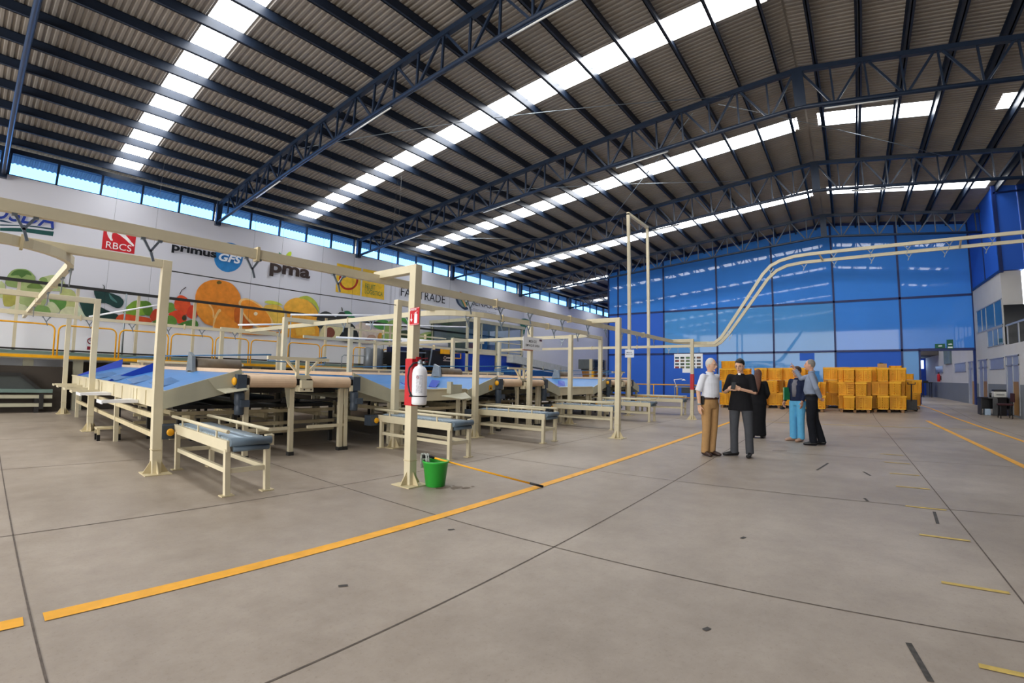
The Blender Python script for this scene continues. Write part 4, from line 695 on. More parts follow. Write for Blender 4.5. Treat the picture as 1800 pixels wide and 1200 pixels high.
def bracket(k):
    t = thing('bracket_frame', 'cream fork shaped bracket frame standing between the %s pair of belts' % NL[k], 'frame', (6.1*k, 0, 0), 0, 'bracket frames between the belts')
    MB().bar((3.37, 7.2, 1.54), (4.45, 7.2, 1.54), .05, .05).build('top_bar', cream, t)
    for x in (3.88, 4.06): MB().b(x-.025, x+.025, 7.175, 7.225, 1.28, 1.52).build('upright', cream, t)
    for a, b in ((3.68, 3.86), (4.26, 4.08)): MB().bar((a, 7.2, 1.52), (b, 7.2, 1.34), .045, .03).build('brace', cream, t)
    MB().b(3.84, 4.09, 7.15, 7.25, 1.2, 1.28).b(3.83, 4.07, 7.0, 7.08, 1.02, 1.09).b(3.85, 4.05, 6.99, 7.05, 1.08, 1.2).build('bearing_plate', cream, t)
    for x in (3.9, 4.02): MB().cyl((x, 6.99, 1.055), (x, 6.985, 1.055), .014, 8).build('bolt', dark, t)
    return t
hose = mat('blue_air_hose', (44, 104, 150), .4)
for k in range(3):
    belt_conveyor(3.06, 3.8, k, 'left'); belt_conveyor(4.1, 4.82, k, 'right')
    chute(k, -1)
    if k < 2: chute(k, 1); bed(k)
    else: chute(k, 1)
    bracket(k)
    # feed conveyor across the back of the pair
    t = thing('feed_conveyor', 'cream framed cross conveyor feeding the back of the %s belt pair' % NL[k], 'conveyor', (6.1*k, 0, 0), 0, 'cross feed conveyors')
    xa = 3.05 if k == 0 else 1.9
    MB().b(xa+.05, 5.75, 14.0, 14.7, 1.1, 1.2).build('belt', beltm, t); MB().b(xa+.05, 5.75, 13.95, 13.98, 1.2, 1.42).build('mesh_guard', mesh_g, t)
    MB().b(xa, 5.8, 13.93, 14.0, 1.42, 1.48).b(xa, 5.8, 13.93, 14.0, 1.14, 1.2).build('side_rail', cream, t); MB().b(xa, 5.8, 14.7, 14.76, 1.1, 1.4).build('side_rail', cream, t)
    for x in (xa+.1, 3.3+.2*(k == 0), 4.6, 5.7): MB().b(x-.03, x+.03, 13.94, 14.0, 0, 1.42).build('leg', cream, t)
    for x in (2.3, 2.9, 3.5, 4.2, 4.9)[2*(k == 0):]: MB().b(x, x+.12, 13.9, 13.96, 1.22, 1.28).build('clip', whitep, t)
    # brown roller cover with a grey plate over the left belt
    t = thing('roller_cover', 'brown half round roller cover beside a grey plate, over the %s left belt' % NL[k], 'roller cover', (6.1*k, 0, 0), 0, 'roller covers')
    MB().cyl((2.95, 9.2, 1.4), (3.75, 9.2, 1.4), .12, 14).build('cover', browncover, t); MB().prism([(2.85, 9.05, 1.27), (2.85, 9.4, 1.27), (2.85, 9.3, 1.62), (2.85, 9.1, 1.55)], (.06, 0, 0)).build('end_plate', galv, t)
    MB().b(2.85, 3.8, 9.1, 9.3, 1.26, 1.29).build('support', gcream, t)
    tag(MB().tube([(2.4+6.1*k, 12.5, 1.5), (2.9+6.1*k, 10.4, 1.56), (3.45+6.1*k, 7.25, 1.585), (3.7+6.1*k, 7.9, 1.5), (4.2+6.1*k, 8.2, 1.5), (4.42+6.1*k, 7.22, 1.585), (4.8+6.1*k, 7.9, 1.48), (5.6+6.1*k, 10.0, 1.46)], .012, 6).build('air_hose', hose), 'thin blue air hose draped over the %s bracket frame' % NL[k], 'hose', 'blue air hoses')

def roller_table(x, k, lab):
    t = thing('roller_conveyor', lab, 'roller conveyor', (x, 0, 0), 0, 'short roller tables')
    ya, yb, w = 5.2, 7.08, .45
    for s in (-1, 1):
        MB().b(s*w/2-.02, s*w/2+.02, ya+.03, yb, .47, .59).build('side_beam', cream, t, bevel=.003)
        g = MB().tube([(s*(w/2+.01), ya+.02, .685), (s*(w/2+.01), yb+.1, .685)], .021, 10).build('guard_pipe', cream, t)
        for y in (ya+.35, ya+.95, ya+1.55): MB().b(s*(w/2+.01)-.008, s*(w/2+.01)+.008, y-.012, y+.012, .58, .67).build('stub', cream, g)
        for y in (ya+.07, yb-.1):
            l = MB().b(s*w/2-.03, s*w/2+.03, y-.03, y+.03, 0, .5).build('leg', cream, t, bevel=.003)
            MB().b(s*w/2-.07, s*w/2+.07, y-.05, y+.05, 0, .012).build('foot_plate', creamd, l)
    for y in (ya+.07, yb-.1): MB().b(-w/2, w/2, y-.02, y+.02, .24, .29).build('cross_brace', cream, t)
    MB().b(-w/2-.01, -w/2+.03, ya+.07, yb-.1, .24, .29).b(w/2-.03, w/2+.01, ya+.07, yb-.1, .24, .29).build('side_brace', cream, t)
    g = MB().b(-.42, -.2, yb-.02, yb+.16, .4, .58).build('drive_motor', motor, t); MB().ball((-.3, yb-.04, .49), (.05, .03, .05), 12, 8).build('shaft_cap', yellow, g); MB().cyl((-.2, yb+.05, .5), (-.1, yb+.05, .5), .05, 10).build('coupling', black, g)
    n = 24; proto = None
    for i in range(n):
        y = ya+.16+i*(yb-ya-.2)/n
        if proto is None: proto = r = MB().cyl((-w/2+.02, 0, 0), (w/2-.02, 0, 0), .027, 10).build('roller', roll, t)
        else: r = proto.copy(); COL.objects.link(r); r.parent = t
        r.location = (0, y, .585)
    MB().cyl((-w/2+.01, ya+.02, .575), (w/2+.02, ya+.02, .575), .045, 14).build('end_roller', mat('grey_rubber_roller', (96, 112, 124), .5), t)
    MB().cyl((-w/2+.05, ya+.03, .5), (w/2, ya+.03, .5), .03, 12).build('end_roller', mat('grey_rubber_roller', (96, 112, 124), .5), t)
    MB().c(w/2+.02, ya+.06, .57, .09, .06, .12).build('end_bracket', cream, t)
    return t
roller_table(2.27, 0, 'short roller table nearest the camera, before the first blue chute')
roller_table(5.68, 0, 'short roller table just behind the extinguisher post')
roller_table(8.38, 0, 'short roller table third from the left, behind the green bucket')
roller_table(11.62, 0, 'short roller table fourth from the left, behind the second near post')
roller_table(14.35, 0, 'short roller table fifth from the left')
roller_table(17.7, 0, 'short roller table farthest right, before the blue wall')
wl_ = thing('warning_label', 'small yellow warning sticker on the second left chute panel', 'sticker', (0, 0, 0))
MB().b(8.72, 8.84, 7.172, 7.176, 1.0, 1.12).build('sticker', yellow, wl_); MB().prism([(8.75, 7.17, 1.03), (8.81, 7.17, 1.03), (8.78, 7.17, 1.09)], (0, .001, 0)).build('symbol', black, wl_)
st = thing('step_stool', 'low cream step stool with dark rubber feet, on the floor beside the left chute', 'stool', (1.62, 10.35, 0))
MB().b(0, .4, -.12, .14, .2, .23).build('top', creamd, st)
for x, y in ((.03, -.1), (.03, .12), (.36, -.1), (.36, .12)):
    l = MB().b(x-.02, x+.02, y-.02, y+.02, .1, .2).build('leg', creamd, st); MB().b(x-.025, x+.025, y-.025, y+.025, 0, .11).build('rubber_foot', black, l)

# dump conveyor in the shade at far left
t = thing('dump_conveyor', 'low dark conveyor trough in the shade at the left edge, under the walkway', 'conveyor', (0, 0, 0))
dk = mat('recess_shade_brown', (70, 62, 54), .6, var=.2, scale=2); gp = mat('grey_trough_steel', (72, 76, 74), .5, var=.15, scale=2)
MB().b(-3.5, 1.75, 16.75, 16.8, 0, 1.22).build('shade_backdrop', dk, t)  # backdrop sheet, the dark of the recess put into its brown
MB().prism([(-3.5, 16.5, .6), (1.15, 16.5, .6), (.75, 16.5, .98), (-3.5, 16.5, .98)], (0, .1, 0)).build('trough', gp, t)
MB().bar((-3.5, 16.48, 1.0), (.78, 16.48, 1.0), .05, .08).bar((.78, 16.48, .98), (1.25, 16.48, .58), .05, .08).build('trim_bar', dark, t)
for z, mm in ((.57, teal), (.42, gcream), (.2, gcream)): MB().b(-3.5, 1.5, 16.4, 16.5, z-.04, z+.05).build('side_rail', mm, t)
MB().b(1.2, 1.3, 16.38, 16.4, .1, .5).b(1.1, 1.2, 16.42, 16.74, 0, .4).build('clamp_block', dark, t); MB().b(-1.5, -1.4, 16.42, 16.74, 0, .4).build('clamp_block', dark, t)

# ================================================================ WALKWAY
wk = thing('raised_walkway', 'raised walkway with a yellow edge beam along the banner wall', 'walkway', (0, 0, 0))
MB().b(-4, 21.5, 16.66, 17.9, 1.42, 1.5).build('deck', gcream, wk)
MB().b(-4, 18.3, 16.57, 16.66, 1.45, 1.53).build('edge_beam', yellow, wk)
for x in (-1.6, .95, 2.15, 4.9, 7.6, 10.3, 13, 15.7, 18.4, 21.2): MB().b(x-.12, x+.12, 17.0, 17.2, 0, 1.42).build('column', gcream, wk)
MB().b(1.95, 21, 17.5, 17.55, .02, 1.38).build('skirt', dk, wk)  # added backdrop under the deck, its dark colour stands in for recess shade
E_ = [-1.55, 1.52, 3.05, 4.5, 5.88, 7.1, 8.5, 9.9, 11.36, 12.85, 14.35, 15.9, 17.6]
for i, (a, b) in enumerate(zip(E_, E_[1:])):
    a += .045; b -= .045; r = .16; zt = 2.36; y = 16.6
    P = [(a, y, 1.5), (a, y, zt-r)]+[(a+r-r*math.cos(math.radians(q)), y, zt-r+r*math.sin(math.radians(q))) for q in (22, 45, 68)]+[(a+r, y, zt), (b-r, y, zt)]+[(b-r+r*math.sin(math.radians(q)), y, zt-r+r*math.cos(math.radians(q))) for q in (22, 45, 68)]+[(b, y, zt-r), (b, y, 1.5)]
    tag(MB().tube(P, .022, 8).build('guard_rail', yellow), 'yellow tube guard rail panel on the walkway edge, %s from the left' % ORD[i], 'guard rail', 'yellow guard rail panels on the walkway')
t = thing('belt_conveyor', 'long grey green conveyor running along the walkway behind the yellow rails', 'conveyor', (0, 0, 0))
MB().b(-4, 16.2, 17.0, 17.45, 1.56, 1.64).build('side_band', teal, t); MB().b(-4, 16.2, 16.98, 17.47, 1.66, 1.7).build('belt', dark, t); MB().b(-4, 16.2, 17.02, 17.42, 1.5, 1.56).build('base_frame', gcream, t)
ct = thing('cable_tray', 'dark overhead cable tray on cream posts crossing the fruit print', 'cable tray', (0, 0, 0))
MB().b(-4, 24.5, 17.24, 17.34, 3.5, 3.58).build('tray', dark, ct)
for x in (.6, 2.04, 3.71, 5.45, 7.08, 8.8, 10.59, 12.3, 13.95, 15.7): MB().b(x-.04, x+.04, 17.4, 17.48, 1.5, 3.56).build('post', cream, ct)
for x in (3.3, 8.9, 13.4): MB().cyl((x, 17.2, 1.5), (x, 17.2, 3.5), .025, 8).build('conduit', galv, ct)
for i, (a, b) in enumerate([((2.2, 16.1, 2.62), (3.9, 15.4, 3.1)), ((5.4, 13.5, 2.55), (6.6, 13.0, 2.66)), ((6.3, 12.2, 2.85), (10.3, 11.6, 3.2)), ((7.0, 11.0, 2.25), (8.9, 10.6, 2.28)), ((9.3, 12.9, 2.9), (13.7, 12.5, 3.2))]):
    t = thing('tube_lamp', 'slim white lamp tube hung above the packing lines, %s from the left' % ORD[i], 'lamp', (0, 0, 0), 0, 'slim lamps above the packing lines')
    MB().tube([a, b], .025, 8).build('tube', whitep, t)
    for f in (.2, .8):
        q = V3(a).lerp(V3(b), f); MB().tube([q, (q.x, q.y, zr(q.y)+.01)],   .0028, 5).build('hanger_wire', dark, t)
tag(MB().tube([(1.75, 6.87, 2.58), (3.7, 6.87, 2.57), (5.65, 6.87, 2.6)], .008, 6).build('cable', dark), 'thin dark cable strung between two cream posts across the banner', 'cable')
ns = thing('wall_sign', 'small white prohibition sign with red ring, on the wall under the peppers', 'sign', (0, 0, 0))
MB().b(2.42, 2.68, 17.9, 17.915, 1.72, 2.15).build('plate', paper, ns); MB().tube([(2.55+.09*math.cos(q*.5236), 17.895, 2.03+.09*math.sin(q*.5236)) for q in range(12)], .014, 6, closed=True).bar((2.49, 17.895, 2.09), (2.61, 17.895, 1.97), .02, .01).b(2.46, 2.64, 17.893, 17.9, 1.76, 1.86).build('symbol', mat('dark_red_ink', (140, 30, 50), .5), ns)
# ================================================================ FIRE EXTINGUISHER AND SIGNS
MB().b(-.062, .062, -.062, .062, .97, 1.535).build('red_backing', red, pf)
MB().b(.0, .064, -.075, -.055, 1.4, 1.56).build('red_bracket', red, pf)
ex = thing('fire_extinguisher', 'white fire extinguisher with black hose strapped to the nearest cream post', 'fire extinguisher', (3.885, 4.274, 0))
MB().lathe([(.075, .985), (.088, .995), (.09, 1.02), (.09, 1.36), (.082, 1.4), (.06, 1.435), (.03, 1.45), (.024, 1.47)], 0, 0, 0, 24).build('cylinder', whitep, ex)
MB().lathe([(.022, 1.465), (.03, 1.475), (.03, 1.5), (.018, 1.51), (.012, 1.525)], 0, 0, 0, 12).ball((.035, -.03, 1.49), (.02, .02, .02), 10, 6).build('valve', galv, ex)
MB().bar((-.03, .02, 1.525), (.07, -.06, 1.545), .02, .012).bar((0, 0, 1.51), (.075, -.06, 1.5), .018, .01).build('lever_handle', mat('dark_red_plastic', (90, 18, 26), .5), ex)
hs = [(-.01, .03, 1.49), (-.04, .075, 1.48), (-.075, .105, 1.42), (-.085, .115, 1.32), (-.085, .105, 1.22), (-.088, .075, 1.14), (-.094, .03, 1.095)]
MB().tube(hs, .011, 8).build('hose', black, ex)
MB().tube([(.092*math.cos(q*math.pi/10), .092*math.sin(q*math.pi/10), 1.09) for q in range(20)], .006, 6, closed=True).c(-.085, .045, 1.09, .03, .05, .02).build('strap', black, ex)
lb = MB(); n = 6
for q in range(n):
    a0, a1 = [math.radians(200+50*(q+d)/n) for d in (0, 1)]
    lb.faces([(.0908*math.cos(a0), .0908*math.sin(a0), 1.13), (.0908*math.cos(a1), .0908*math.sin(a1), 1.13), (.0908*math.cos(a1), .0908*math.sin(a1), 1.34), (.0908*math.cos(a0), .0908*math.sin(a0), 1.34)], [(0, 1, 2, 3)])
lb.build('paper_label', mat('printed_label', (214, 216, 222), .5, var=.3, scale=60), ex, normals=False)
mk = MB(); A = math.radians(212)
mk.tube([(.0925*math.cos(A+.12*math.cos(t)), .0925*math.sin(A+.12*math.cos(t)), 1.315+.013*math.sin(t)) for t in [k*.6283 for k in range(10)]], .003, 5, closed=True); mk.build('round_mark', mat('dark_red_ink', (140, 30, 50), .5), ex)
# red sign over it
sg = thing('extinguisher_sign', 'red sign with white arrow and extinguisher picture, on the nearest post', 'sign', (3.842, 4.362, 2.045), math.radians(-8))
MB().b(-.004, .0, -.115, .115, -.105, .105).build('plate', red, sg)
rw = MB()   # faces -x ; local +y is to the left as seen
rw.b(-.006, -.004, .045, .055, -.03, .035).prism([(-.006, .075, -.03), (-.006, .025, -.03), (-.006, .05, -.065)], (.002, 0, 0)).build('arrow', paper, sg)
MB().b(-.006, -.004, -.075, -.015, -.085, .025).b(-.006, -.004, -.055, -.035, .025, .05).bar((-.005, -.035, .045), (-.005, -.085, .06), .002, .008, up=(1, 0, 0)).bar((-.005, -.035, .05), (-.005, .0, .02), .002, .006, up=(1, 0, 0)).build('picture', paper, sg)
text_mesh('EXTINTOR', .15, .022, paper, 'lettering', sg, (-.0065, .095, .07), (math.pi/2, 0, -math.pi/2), bold=.02)
for z in (.096, -.099): MB().b(-.0045, -.0042, -.109, .109, z, z+.003).build('border_line', paper, sg)
# station signs
ink = mat('grey_ink', (60, 62, 74), .5)
s1 = thing('station_sign', 'white station sign reading MESA DE EMPAQUE LINEA on a cream post', 'sign', (9.93, 6.79, 2.17))
MB().b(-.41, .44, -.012, 0, -.16, .16).build('plate', paper, s1); MB().b(-.41, .0, -.02, .02, -.185, -.16).build('wooden_strip', mat('reddish_wood', (160, 92, 60), .6), s1)
for tx, x0, wd, z, hh in (('MESA DE', -.17, .34, .02, .07), ('EMPAQUE LINEA', -.31, .62, -.09, .07)): text_mesh(tx, wd, hh, ink, 'lettering', s1, (x0, -.0135, z), (math.pi/2, 0, 0), bold=.01)
MB().b(.3, .42, -.0135, -.012, .08, .13).build('emblem_mark', mat('plum_ink', (90, 50, 80), .5), s1)
s2 = thing('station_sign', 'small white station sign on the tall portal frame', 'sign', (16.02, 6.73, 2.21))
MB().b(-.012, 0, -.17, .17, -.14, .14).build('plate', paper, s2)
for tx, y0, wd, z in (('MESA DE', .11, .2, .02), ('EMPAQUE LINEA', .14, .27, -.05)): text_mesh(tx, wd, .045, ink, 'lettering', s2, (-.0135, y0, z), (math.pi/2, 0, -math.pi/2), bold=.01)
# poster board behind the red banded post
pb = thing('poster_board', 'white poster board with rows of small photos, behind the red banded post', 'poster', (17.86, 5.14, 2.0))
MB().b(-.02, 0, -.54, .54, -.27, .27).build('board', paper, pb)
pc = ['3f5a68', '5a6e4a', '6a4a3c', '2f3f3a', '7a8a8c', '8a3030', '56764c', '40505c', '76684c', '2c4048']
for r in range(4):
    for c in range(5):
        MB().b(-.024, -.02, .5-c*.205-.15, .5-c*.205, .16-r*.12-.075, .16-r*.12).build('photo', mat('photo_print_%d' % ((r*5+c*3) % 10), pc[(r*5+c*3) % 10], .4, var=.6, scale=18), pb)
MB().b(-.02, 0, -.2, .22, -.44, -.27).build('lower_sheet', paper, pb)
for y in (-.4, .4): MB().cyl((.0, y, .27), (.03, y, .52), .006, 6).build('hanging_wire', galv, pb)

# ================================================================ BUCKET AND MOP
bk = thing('bucket', 'green plastic bucket on the floor beside the extinguisher post', 'bucket', (4.1, 4.19, 0))
MB().lathe([(.0, .012), (.108, .012), (.112, .0), (.118, .004), (.152, .285), (.163, .29), (.163, .305), (.152, .31), (.147, .3), (.113, .03), (.0, .025)], 0, 0, 0, 32).build('shell', green, bk)
MB().tube([(.15*math.cos(math.radians(a)), .15*math.sin(math.radians(a))*.98, .29-.02*math.sin(math.radians(a))) for a in range(-50, 131, 12)], .004, 6).build('bail', galv, bk)
mp = thing('mop', 'string mop standing in the green bucket, yellow handle leaning to the floor', 'mop', (4.06, 4.27, .33))
h0, h1 = Vector((.0, -.03, .02)), Vector((.84, -1.12, -.315))
hd = (h1-h0).normalized()
MB().tube([h0, h1-hd*.16], .011, 10).build('handle', yellow, mp); MB().tube([h1-hd*.17, h1], .0145, 10).build('grip', black, mp); MB().tube([h0-hd*.06, h0+hd*.05], [.018, .014], 10).c(-.02, .03, .02, .09, .03, .04).build('clamp', black, mp)
strm = mat('grey_mop_yarn', (205, 208, 200), .9, var=.3, scale=40)
for q in range(22):
    a = random.uniform(-2.2, 2.2); r0 = random.uniform(.01, .04); p0 = Vector((-.03+.03*math.cos(a), .03+.03*math.sin(a), .03+random.uniform(-.01, .02)))
    e = Vector((-.02, .04, 0))+Vector((math.cos(a), math.sin(a), 0))*random.uniform(.03, .075)
    MB().tube([p0, p0.lerp(e, .6)+Vector((0, 0, .03)), e+Vector((0, 0, -.03)), e*.9+Vector((0, 0, -.13))], .0085, 6).build('yarn', strm, mp)

# ================================================================ CRATES ON PALLETS
def crate_mesh(L=.605, W=.405, H=.525):
    mb = MB(); t = .018
    mb.b(-L/2+.02, L/2-.02, -W/2+.02, W/2-.02, 0, .02)
    mb.b(-L/2+.02, L/2-.02, -.005, .005, .02, H-.05).b(-.005, .005, -W/2+.02, W/2-.02, .02, H-.05)
    for (u, v, ax) in ((L, W, 0), (W, L, 1)):
        for s in (-1, 1):
            def slab(a0, a1, z0, z1, th=t, o=0):
                c = s*(v/2-th/2-o)
                if ax == 0: mb.b(a0, a1, c-th/2, c+th/2, z0, z1)
                else: mb.b(c-th/2, c+th/2, a0, a1, z0, z1)
            e = u/2
            slab(-e, e, H-.075, H, t+.008, -.004); slab(-e, e, 0, .035); slab(-e, -e+.03, 0, H); slab(e-.03, e, 0, H)
            slab(-e, e, H-.012, H+.0, .03, -.012)
            if ax == 0: slab(-.05, -.018, .03, H-.07, t, -.004); slab(.018, .05, .03, H-.07, t, -.004); half = [(-e+.03, -.05), (.05, e-.03)]
            else: half = [(-e+.03, e-.03)]
            for a, b in half:
                n = max(2, int((b-a)/.085)); zz = [.12, .21, .30, .39]
                for z in zz: slab(a, b, z-.015, z+.015, t-.006)
                for i in range(1, n):
                    x = a+(b-a)*i/n; slab(x-.014, x+.014, .03, H-.07, t-.006)
    return mb
c0 = None; CZ = .532
def crate(x, y, z, rot, label, sz=1.):
    global c0
    if c0 is None: o = c0 = crate_mesh().build('plastic_crate', crate_m)
    else: o = c0.copy(); COL.objects.link(o)
    o.location = (x, y, z); o.rotation_euler = (0, 0, rot); o.scale = (1, 1, sz)
    tag(o, label, 'crate', 'yellow plastic crates on the pallets')
def pallet(x, y, label):
    t = thing('pallet', label, 'pallet', (x, y, fz(x)), 0, 'wooden pallets')
    mb = MB()
    for i in range(6): mb.b(0, 1.05, .02+i*.175, .02+i*.175+.12, .1, .12)
    mb.build('deck', woodm, t)
    for yy in (0, .475, .95):
        mb = MB(); mb.b(0, 1.05, yy, yy+.1, 0, .02)
        for xx in (0, .475, .95): mb.b(xx, xx+.1, yy, yy+.1, .02, .1)
        mb.build('skid', woodm, t)
PAL = [(21.7, 3.74, 3), (22.2, 2.4, 3), (22.35, 1.27, 3), (21.25, .68, 2), (22.9, -.4, 3), (21.45, -.98, 3), (22.95, -1.5, 3), (21.85, -2.19, 3), (23.35, -2.9, 2)]
TI = ['bottom', 'second', 'third', 'top']; PN = ['leftmost', 'second', 'third', 'fourth', 'fifth', 'sixth', 'seventh', 'eighth', 'rightmost']
for pi, (x, y, nt) in enumerate(PAL):
    pnm = PN[pi]+' pallet' if pi in (0, 8) else PN[pi]+' pallet from the left'
    pallet(x, y, 'low wooden pallet under yellow crates, %s of the row' % (PN[pi] if pi in (0, 8) else PN[pi]+' from the left'))
    for k in range(nt):
        z = fz(x)+.12+k*CZ
        # pinwheel of four; mirrored on alternate tiers
        L = [(.21, .73, math.pi/2, 'front left'), (.31, .21, 0, 'front right'), (.83, .31, math.pi/2, 'rear right'), (.73, .83, 0, 'rear left')]
        for dx, dy, r, nm in L:
            yy = dy if (k+pi) % 2 else 1.04-dy; nm2 = nm if (k+pi) % 2 else nm.replace('left', '@').replace('right', 'left').replace('@', 'right')
            crate(x+dx, y+yy, z, r+math.pi/2, 'yellow slotted crate, %s in the %s layer on the %s' % (nm2, TI[k] if k < nt-1 else 'top', pnm))
x, y, _ = PAL[0]; crate(x+.3, y+.75, fz(x)+.12+3*CZ, math.pi/2, 'single yellow crate standing higher than the rest, on the leftmost stack', .6)
x, y, _ = PAL[8]; crate(x+.3, y+.5, fz(x)+.12+2*CZ, math.pi/2, 'low yellow crate lying on top of the rightmost stack', .45)
x, y, _ = PAL[7]; crate(x+.5, y+.25, fz(x)+.12+3*CZ, 0, 'flat yellow crate on top of the eighth stack, right of the carton', .14)
cb = thing('carton', 'small tan carton lying on top of the yellow crates', 'box', (x+.35, y+.72, fz(x)+.12+3*CZ))
MB().b(-.1, .1, -.16, .16, 0, .16).build('body', mat('tan_cardboard', (206, 160, 104), .8), cb); MB().c(-.02, .06, .18, .06, .07, .04).c(.02, -.01, .175, .05, .07, .03).build('wrapping', dark, cb)
# pallet jack
pj = thing('pallet_jack', 'dark pallet jack parked under the rightmost crates', 'pallet jack', (22.4, -2.5, fz(22.4)))
for s in (-.18, .18): MB().b(.25, 1.2, s-.07, s+.07, .06, .1).build('fork', dark, pj); MB().cyl((.2, s-.03, .08), (.2, s+.03, .08), .08, 14).build('wheel', black, pj)
MB().b(.1, .25, -.2, .2, .06, .45).build('pump_body', dark, pj); MB().bar((.12, 0, .4), (-.02, 0, 1.05), .05, .05).build('shaft', black, pj); MB().tube([(-.02, -.13, 1.12), (-.0, -.12, 1.05), (-.0, .12, 1.05), (-.02, .13, 1.12)], .018, 8).build('grip', black, pj)

# ================================================================ BOOTH AND MACHINES AT THE BACK
bo = thing('control_booth', 'glazed control booth with deep blue lower panels on the walkway', 'booth', (0, 0, 1.5))
for x0, x1 in ((16.58, 18.62), (18.86, 20.85)): MB().b(x0, x1, 15.0, 15.04, .06, .84).build('lower_panel', dblue, bo)
MB().b(16.5, 21, 15.0, 17.4, -.1, 0.0).build('floor_pan', gcream, bo)
MB().b(16.5, 16.54, 15.06, 17.3, .0, .86).build('lower_panel', dblue, bo); MB().b(16.51, 16.518, 15.06, 17.3, .86, 2.35).build('glass_pane', pane_clear, bo); MB().b(16.5, 20.98, 17.36, 17.4, 0, 2.35).build('back_panel', whitep, bo)
for x in (16.5, 18.7, 20.88): MB().b(x, x+.1, 14.96, 15.06, -.0, 2.4).build('corner_post', gcream, bo)
for x in (16.5, 20.88): MB().b(x, x+.1, 17.3, 17.4, -.0, 2.4).build('corner_post', gcream, bo)
MB().b(16.5, 20.98, 14.96, 15.06, .84, .95).b(16.5, 20.98, 14.98, 15.05, 1.5, 1.55).b(16.5, 20.98, 14.98, 15.05, 1.05, 1.1).build('sill_rail', cream, bo)
for x in (17.55, 19.75): MB().b(x, x+.05, 14.98, 15.04, .95, 2.35).build('glazing_bar', gcream, bo)
for x0, x1 in ((16.6, 17.55), (17.6, 18.7), (18.8, 19.75), (19.8, 20.88)): MB().b(x0, x1, 15.01, 15.018, .95, 2.35).build('glass_pane', pane_clear, bo)
MB().b(16.4, 21.08, 14.9, 17.45, 2.35, 2.5).build('roof', gcream, bo)
MB().b(18.66, 18.9, 14.945, 14.955, .5, .85).build('yellow_notice', mat('pale_yellow_notice', (226, 214, 150), .6), bo); MB().b(20.6, 20.86, 14.985, 14.995, .5, .8).build('pink_notice', mat('pink_notice', (222, 120, 110), .6), bo)
bm_ = [('grey_cabinet', (170, 168, 160), 17.0, 18.0, .1, 1.7), ('orange_cabinet', (214, 120, 84), 18.1, 18.5, .1, 1.5), ('blue_drum', (60, 120, 190), 19.2, 19.6, .1, 1.8), ('lilac_panel', (186, 176, 208), 19.9, 20.7, .1, 1.5)]
for nm, c, x0, x1, z0, z1 in bm_:
    o = MB().b(x0, x1, 16.3, 16.8, 0, z1).build(nm, mat(nm, c, .6, var=.2), loc=(0, 0, 1.5), bevel=.02)
    tag(o, '%s standing behind the glass of the control booth' % nm.replace('_', ' '), 'booth equipment')
mc = thing('sizing_machine', 'black sizing machine under a white hood, behind the fire extinguisher', 'machine', (0, 0, 1.5))
MB().b(12.7, 13.95, 15.2, 16.4, .2, .72).b(14.1, 15.85, 15.2, 16.4, .12, .88).b(12.9, 15.7, 15.4, 16.3, 0, .2).build('black_cabinet', black, mc, bevel=.015)
MB().tube([(13.2, 15.8, 1.15), (15.9, 15.8, 1.2)], .2, 16).b(12.9, 14.2, 15.5, 16.1, .95, 1.05).build('white_hood', whitep, mc)
MB().b(15.0, 15.45, 15.05, 15.2, .75, 1.05).build('yellow_box', yellow, mc); MB().bar((14.3, 15.15, .2), (14.45, 15.15, .95), .05, .05).b(12.7, 14.1, 15.14, 15.2, .72, .76).build('grey_bracket', galv, mc)
MB().b(12.8, 13.9, 15.5, 16.2, .72, .95).b(14.2, 15.7, 15.5, 16.2, .88, 1.02).build('housing', mat('dark_blue_housing', (30, 40, 84), .5), mc)
o = MB().tube([(15.3+.075*math.cos(t), 15.19, .58+.075*math.sin(t)) for t in [k*.5236 for k in range(12)]], .016, 6, closed=True).b(15.42, 15.75, 15.185, 15.198, .56, .63).b(15.2, 15.75, 15.185, 15.198, .44, .47).build('maker_mark', mat('pale_ink', (190, 176, 170), .5), mc)
wt = thing('water_tank', 'tall grey cylinder pair behind the cream post left of the black machine', 'tank', (0, 0, 1.5))
for x in (11.9, 12.35): MB().lathe([(.2, 0), (.22, .02), (.22, .8), (.16, .86)], x, 16.2, 0, 18).build('cylinder', mat('grey_tank_steel', (120, 126, 132), .35, .3), wt)
MB().tube([(10.6, 16.2, .0), (10.6, 16.2, .42), (10.7, 16.2, .5), (12.9, 16.2, .5), (13.0, 16.2, .42), (13.0, 16.2, 0)], .02, 8).build('hoop', galv, wt)
yr = MB().tube([(16.0, 15.3, 0), (16.0, 15.3, .84), (16.45, 15.3, .84), (16.45, 15.3, .6), (16.0, 15.3, .6)], .025, 8).build('guard_rail', yellow, loc=(0, 0, 1.5)); tag(yr, 'short yellow stair rail left of the blue booth', 'guard rail')
# inclined hopper conveyor and blue conveyor behind
hc = thing('hopper_conveyor', 'long sloping pale conveyor hood above a blue side beam, right of the booth', 'conveyor', (0, 0, 0))
MB().prism([(19.6, 14.6, 2.42), (25.2, 14.6, 1.93), (25.2, 14.6, 1.55), (19.6, 14.6, 2.02)], (0, .6, 0)).build('hood', mat('pale_grey_hood', (196, 198, 192), .5), hc)
MB().prism([(19.4, 14.5, 1.8), (25.4, 14.5, 1.45), (25.4, 14.5, 1.15), (19.4, 14.5, 1.4)], (0, .8, 0)).build('side_beam', mat('blue_side_beam', (36, 84, 140), .45), hc)
for x in (20, 21.6, 23.2, 24.8): MB().b(x, x+.08, 14.52, 14.6, 0, 1.6-.06*(x-20)).build('leg', gcream, hc)
for x in (20.5, 22.4, 24.3): MB().b(x, x+.1, 14.58, 14.62, 1.5, 1.9).build('bracket', gcream, hc)
